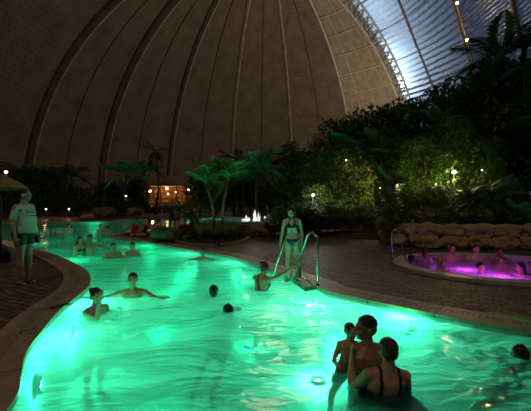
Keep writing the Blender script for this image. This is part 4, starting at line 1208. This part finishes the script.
# depth marking tile and overflow grate on the left rim
M['tile_stone'] = mottled('worn_tile', rgb(150, 140, 118), rgb(172, 162, 140), 8, .6, .2)
def on_rim(x, y): return px(x, y, .026)
tg = empty('depth_marker', on_rim(28, 331), 'small square warning tile with a dark zigzag mark on the left stone rim', 'sign')
tg.rotation_euler.z = radians(52)
bm = bmesh.new(); box(bm, (0, 0, .002), (.24, .2, .006)); new('tile', bm, M['tile_stone'], tg, smooth=False)
bm = bmesh.new(); zp = [(-.10, -.05), (-.05, .05), (.02, -.03), (.09, .05)]
vsz, fsz = [], []
for i, (a, b_) in enumerate(zp): vsz += [(a - .016, b_, .0065), (a + .016, b_, .0065)]
for i in range(3): fsz.append((i * 2, i * 2 + 1, i * 2 + 3, i * 2 + 2))
bm.free(); new('mark', (vsz, fsz), M['lamp_body'], tg, smooth=False)
gt = empty('overflow_grate', on_rim(59.5, 306), 'dark rectangular drain grate set in the left stone rim', 'grate'); gt.rotation_euler.z = radians(60)
bm = bmesh.new(); box(bm, (0, 0, .001), (.30, .13, .006)); new('frame', bm, M['steel'], gt, smooth=False)
bm = bmesh.new()
for i in range(9): box(bm, (-.12 + i * .03, 0, .005), (.022, .1, .006))
new('slats', bm, M['lamp_body'], gt, smooth=False)

# straw parasol at the left edge
c = px(0.5, 262); c.y = 9.2; c.x = (0.5 - CX) / FPX * 9.2; c.z = 0
pr = empty('straw_parasol', c, 'straw-thatched parasol on a pole at the left edge of the photo', 'parasol')
bm = bmesh.new(); tube(bm, [(0, 0, 0), (0, 0, 2.2)], .035, 10); new('pole', bm, M['bark'], pr)
def thatch(bm, r, z0, z1, seed, n=60):
    r_ = random.Random(seed); rings = []
    for t, k in ((0, .04), (.3, .36), (.6, .68), (.85, .92), (1, 1.0)):
        rings.append([Vector((cos(2 * pi * i / n) * r * k * (1 + r_.uniform(-.02, .03)), sin(2 * pi * i / n) * r * k * (1 + r_.uniform(-.02, .03)), z1 + (z0 - z1) * t ** 1.15 - (r_.uniform(0, .06) if t == 1 else 0))) for i in range(n)])
    rings.append([Vector((p.x * .96, p.y * .96, p.z + .03)) for p in rings[-1]]); rings.append([Vector((p.x * .2, p.y * .2, z1 - .1)) for p in rings[0]])
    loft(bm, rings)
bm = bmesh.new(); thatch(bm, .62, 1.88, 2.26, 1); new('thatch_canopy', bm, M['thatch'], pr)
bm = bmesh.new()
for i in range(6):
    a = i * pi / 3; tube(bm, [(0, 0, 1.6), (cos(a) * .5, sin(a) * .5, 2.0)], .014, 6)
new('struts', bm, M['bark'], pr)
# dark bag on the deck at the left edge
q = px(3, 262)
bg = empty('bag', (q.x, q.y, 0), 'dark bag standing on the deck at the left edge behind the standing man', 'bag')
bm = bmesh.new(); ball(bm, (0, 0, .18), (.2, .14, .2), 3); box(bm, (0, 0, .06), (.34, .22, .12), bevel=.03)
for v in bm.verts: v.co.z = max(0, v.co.z)
new('bag_body', bm, M['black_cloth'], bg)
bm = bmesh.new(); tube(bm, [(-.08, 0, .34), (-.06, 0, .44), (.06, 0, .44), (.08, 0, .34)], .012, 6); new('handle', bm, M['sole'], bg)

# raised fountain basin
BAS = catmull([Vector(p) for p in ((-3.75, 17.8, 0), (-3.0, 17.3, 0), (-1.4, 17.25, 0), (.2, 17.35, 0), (1.0, 17.9, 0), (1.1, 20.5, 0), (.6, 22.6, 0), (-1.5, 23.0, 0), (-3.4, 22.6, 0), (-3.9, 20.5, 0))], 5)
BAS2 = [Vector((p.x, p.y)) for p in BAS]
if poly_area(BAS2) < 0: BAS2.reverse()
bi = offset(BAS2, -.22); n_ = len(bi)
vsb, fsb = [], []
for p in BAS2: vsb.append((p.x, p.y, -.02))
for p in BAS2: vsb.append((p.x, p.y, .6))
for p in bi: vsb.append((p.x, p.y, .6))
for p in bi: vsb.append((p.x, p.y, .0))
for k in range(3):
    for i in range(n_): j = (i + 1) % n_; fsb.append((k * n_ + i, k * n_ + j, (k + 1) * n_ + j, (k + 1) * n_ + i))
S(new('basin_wall', (vsb, fsb), M['basin_wall'], smooth=False))
S(fill([bi], .55, M['basin_water'], 'basin_water')); S(fill([bi], .03, M['tile'], 'basin_floor'))
for (X, Y, pw, lb) in ((-2.8, 21, 12, 'green lamp glowing in the left of the raised fountain basin'), (-1, 20.5, 12, 'green lamp glowing in the middle of the raised fountain basin')):
    pool_lamp((X, Y, .06), (0, 0, 1), pw, 'glow_green', (0.12, 1.0, .7), lb, 'fountain basin lamps')
def jet(x, ytop, Y, w, label, seed):
    q = pd(x, ytop, Y); r_ = random.Random(seed); e = empty('fountain_jet', (q.x, Y, .55), label, 'fountain'); h = q.z - .55
    bm = bmesh.new()
    for i in range(9):
        a = r_.uniform(0, 2 * pi); d = r_.uniform(.0, w * .5); hh = h * (1 - d / w) * r_.uniform(.75, 1)
        p0 = Vector((cos(a) * d, sin(a) * d, -.02)); pts = [p0 + Vector((cos(a) * d * t * .4, 0, hh * t)) for t in (0, .3, .6, .85, 1)]
        tube(bm, pts, [w * .20, w * .15, w * .1, w * .05, w * .015], 7)
    for v in bm.verts: v.co += Vector(noise.noise_vector(v.co * 9)) * .04
    new('water_plume', bm, M['foam'], e)
    bm = bmesh.new(); loft(bm, [ering((0, 0, z), Vector((1, 0, 0)), Vector((0, 1, 0)), .05, .05, 12) for z in (-.3, -.05)]); new('nozzle', bm, M['steel'], e)
    light('jet_light', 'POINT', (0, -.5, .25), 9, (1.0, .92, .86), .06, parent=e)
jet(246, 213, 18.6, .34, 'low white fountain jet, leftmost of the three in the raised basin', 1)
jet(256, 205, 18.8, .34, 'tallest white fountain jet in the middle of the raised basin', 2)
jet(268, 211, 18.8, .36, 'white fountain jet, rightmost of the three beside the dark shrubs', 3)

# low curb seat and swim ring on the spit
cu = catmull([px(x, y) for x, y in ((172, 239.5), (182, 239), (191, 237.5), (195, 235.5))], 6, False)
bm = bmesh.new(); loft(bm, [[p + Vector((0, -.12, 0)), p + Vector((0, -.12, .1)), p + Vector((0, .12, .1)), p + Vector((0, .12, 0))] for p in cu])
tag(new('stone_curb', bm, M['spa_rim'], smooth=False), 'low pale stone curb curving across the spit right of the mossy boulder', 'curb')
q = px(179, 238.5)
bm = bmesh.new()
N1, N2 = 28, 12; vr, fr_ = [], []
for i in range(N1):
    a = 2 * pi * i / N1
    for j in range(N2):
        b_ = 2 * pi * j / N2; rd = .14 + .06 * cos(b_); vr.append((cos(a) * rd, .06 * sin(b_), sin(a) * rd + .2))
for i in range(N1):
    for j in range(N2): fr_.append((i * N2 + j, ((i + 1) % N1) * N2 + j, ((i + 1) % N1) * N2 + (j + 1) % N2, i * N2 + (j + 1) % N2))
bm.free(); tag(new('swim_ring', (vr, fr_), M['pink_cloth'], loc=(q.x, q.y - .25, 0)), 'pink swim ring leaning against the pale curb on the spit', 'swim ring')

# garden lamps
def garden_lamp(x, y, Y, power, label, col=(1, .66, .32), r=.09, glow='glow_warm', hz=None):
    q = pd(x, y, Y); g = 0 if hz is None else hz
    g = ground_z(q.x, Y)
    e = empty('garden_lamp', (q.x, Y, g), label, 'lamp')
    bm = bmesh.new(); tube(bm, [(0, 0, -.03), (0, 0, q.z - g - r * .6)], .014, 8); new('post', bm, M['lamp_body'], e)
    bm = bmesh.new(); ball(bm, (0, 0, q.z - g), r, 2); new('globe', bm, M[glow], e)
    bm = bmesh.new(); loft(bm, [ering((0, 0, q.z - g + z), Vector((1, 0, 0)), Vector((0, 1, 0)), a, a, 14) for z, a in ((r * .7, r * 1.3), (r * 1.1, r * .9), (r * 1.3, .01))]); new('cap', bm, M['lamp_body'], e)
    light('garden_light', 'POINT', (0, -r - .12, q.z - g), power, col, .08, parent=e)
garden_lamp(454, 172, 16.1, 65, 'bright warm garden lamp among the leaves above the spa tub', r=.085)
garden_lamp(436, 184, 16.0, 25, 'small warm garden lamp left of the brightest jungle lamp', r=.028)
garden_lamp(397, 185, 16.1, 45, 'small warm garden lamp above the spa handrails', r=.028)
garden_lamp(380, 188, 17.2, 35, 'warm garden lamp at the left of the lit jungle strip', r=.028)
garden_lamp(313, 195, 16.9, 42, 'whitish garden lamp just right of the standing girl', (.85, 1, .75), .06, 'glow_white')
garden_lamp(346, 160, 17.6, 12, 'tiny warm lamp high in the pale shrubs', r=.035)
garden_lamp(482, 170, 16.4, 8, 'faint warm lamp at the right of the lit jungle strip', r=.03)
garden_lamp(46, 209, 34, 10, 'small round lamp on the far bank, left one of two', r=.065)
garden_lamp(69, 209, 34, 10, 'small round lamp on the far bank above the woman bathing alone', r=.065)
garden_lamp(126, 196, 35, 5, 'whitish lamp high beside the fern palm trunk', (.9, 1, .9), .06, 'glow_white')
sq = px(218, 245, .05)  # uplight and its housing are added to brighten the palm crowns
sp = empty('added_palm_uplight', sq, 'added fill spotlight at the near edge of the round palm bed, aimed up', 'lamp')
bm = bmesh.new(); loft(bm, [ering((0, 0, z), Vector((1, 0, 0)), Vector((0, 1, 0)), a, a, 14) for z, a in ((-.02, .03), (.04, .035), (.05, .055), (.11, .06))]); new('lamp_housing', bm, M['lamp_body'], sp)
sl = light('palm_fill_light', 'SPOT', (0, 0, .16), 60, (.8, 1, .8), .05, parent=sp, aim=pd(217, 180, 14.7) - sq, spot_size=1.1, spot_blend=.6)
garden_lamp(6, 172, 30, 60, 'orange lamp over the straw parasol at the left edge', (1, .5, .2), r=.12)
garden_lamp(152, 222, 20, 12, 'yellow garden lamp beside the small boulder on the spit', (1, .6, .18), .1)
for i, (x, y) in enumerate(((467, 40), (457, 3))):
    p = hit(x, y, R - 6); e = empty('truss_spotlight', p, 'small yellow spotlight clipped to the steel truss, %s of two' % ('lower' if i == 0 else 'upper'), 'lamp')
    bm = bmesh.new(); ball(bm, (0, 0, 0), .5, 2); new('lamp_lens', bm, M['glow_warm'], e)
    bm = bmesh.new(); loft(bm, [ering((0, z, z * .3), Vector((1, 0, 0)), Vector((0, 0, 1)), a, a, 14) for z, a in ((.2, .6), (1.2, .5), (1.6, .3))]); new('lamp_housing', bm, M['lamp_body'], e)
    light('truss_light', 'POINT', (0, -1.5, -1), 900, (1, .7, .35), .5, parent=e)

# bar with warm lamps
bx0, by0 = (146 - CX) / FPX * 46, 46.0
bar = empty('bar_hut', (bx0 + 3, by0, 0), 'open thatched bar hut glowing warm in the far background', 'building')
def bp(name, m, *boxes, parent=bar, bevel=0):
    bm = bmesh.new()
    for c_, s_ in boxes: box(bm, c_, s_, bevel=bevel)
    return new(name, bm, M[m], parent, smooth=False)
bp('counter', 'wood', ((0, 0, .55), (6.0, .6, 1.1)), ((0, -.1, 1.13), (6.3, .9, .07)))
for x_ in (-3, -1, 1, 3): bp('post', 'wood', ((x_, -.3, 1.9), (.16, .16, 3.8)))
M['bar_wall'] = mottled('bar_wall_boards', rgb(120, 76, 48), rgb(176, 120, 76), 3, 0.7, 0.3)
bp('back_wall', 'bar_wall', ((0, 2.2, 1.8), (6.4, .1, 3.6)))
for z_ in (1.5, 2.1, 2.7): bp('shelf', 'wood', ((0, 2.0, z_), (5.4, .3, .05)))
bm = bmesh.new(); loft(bm, [[Vector((x_ * a, y_ * b_ + 1, z_)) for x_, y_ in ((-1, -1), (1, -1), (1, 1), (-1, 1))] for z_, a, b_ in ((3.55, 3.9, 2.6), (3.75, 3.9, 2.6), (4.9, 1.6, .3), (5.0, 1.5, .2))])
new('thatched_roof', bm, M['thatch'], bar, smooth=False)
rb = random.Random(9)
cols = [('bottle_green', rgb(30, 110, 60)), ('bottle_amber', rgb(190, 110, 30)), ('bottle_clear', rgb(200, 205, 190)), ('bottle_red', rgb(150, 30, 24))]
for nm, c_ in cols: M[nm] = mottled(nm, c_, tuple(x_ * .8 for x_ in c_[:3]) + (1,), 5, .15, 0)
def bottle_mesh(m):
    bm = bmesh.new(); loft(bm, [ering((0, 0, z), Vector((1, 0, 0)), Vector((0, 1, 0)), a, a, 10) for z, a in ((0, .045), (.01, .05), (.2, .05), (.25, .02), (.34, .018), (.345, .024), (.36, .02))])
    me = bpy.data.meshes.new('bottle'); bm.to_mesh(me); bm.free(); me.materials.append(M[m]); return me
bmsh = {nm: bottle_mesh(nm) for nm, _ in cols}
for z_, rowname in ((1.53, 'lowest'), (2.13, 'middle'), (2.73, 'top')):
    for i in range(12):
        nm = rb.choice(cols)[0]; o = bpy.data.objects.new('bottle', bmsh[nm]); COL.objects.link(o)
        o.location = (bar.location.x - 2.5 + i * .45 + rb.uniform(-.1, .1), by0 + 1.98, z_); k = rb.uniform(.9, 1.3); o.scale = (k * 1.3, k * 1.3, k)
        tag(o, '%s bottle on the %s shelf behind the far bar, %s' % (nm.split('_')[1], rowname, ORD[i]), 'bottle', 'bottles on the %s bar shelf' % rowname)
for i, (x, y, pw) in enumerate(((150, 191, 70), (158, 190, 60), (167, 188.5, 110), (168, 194, 60), (176, 192, 60), (188, 190, 70))):
    q = pd(x, y, 45.6 if i in (0, 5) else 46.6)
    e = empty('pendant_lamp', q, ['warm pendant lamp at the left end of the bar', 'warm pendant lamp second from the left over the bar', 'brightest star-like pendant lamp in the middle of the bar', 'pendant lamp hanging lower under the brightest bar lamp', 'warm pendant lamp right of the middle of the bar', 'whitish pendant lamp at the right end of the bar'][i], 'lamp')
    bm = bmesh.new(); ball(bm, (0, 0, 0), .16 if i in (0, 2, 5) else .10, 2); new('bulb', bm, M['glow_warm'], e)
    bm = bmesh.new(); tube(bm, [(0, 0, .1), (0, 0, 3.6 - q.z)], .015, 5); new('cord', bm, M['lamp_body'], e)
    light('bulb_light', 'POINT', (0, -.3, -.1), pw * .4, (1, .55, .24), .15, parent=e)
for i in range(5):
    e = empty('bar_stool', (bar.location.x - 2.4 + i * 1.2, by0 - 1.0, 0), 'dark bar stool before the far bar counter, ' + ORD[i], 'stool', 'bar stools')
    bm = bmesh.new(); loft(bm, [ering((0, 0, z), Vector((1, 0, 0)), Vector((0, 1, 0)), a, a, 14) for z, a in ((.74, .17), (.8, .19), (.82, .15))]); new('seat', bm, M['wood'], e)
    for k in range(4):
        a = k * pi / 2 + .7; bm = bmesh.new(); tube(bm, [(cos(a) * .12, sin(a) * .12, .75), (cos(a) * .22, sin(a) * .22, 0)], .018, 6); new('leg', bm, M['wood'], e)
for i, (x, lb, w) in enumerate(((156, 'guest in a red shirt standing at the left of the far bar', 'red_cloth'), (162, 'guest in a white shirt standing at the middle of the far bar', 'white_cloth'), (182, 'guest in a dark shirt standing at the right of the far bar', 'navy_cloth'))):
    person(lb, ((x - CX) / FPX * 44.2, 44.2, 0), face=180 - i * 30, h=1.72, voxel=.03, wear=(('tshirt', w), ('trunks', 'black_cloth')), hands=False)
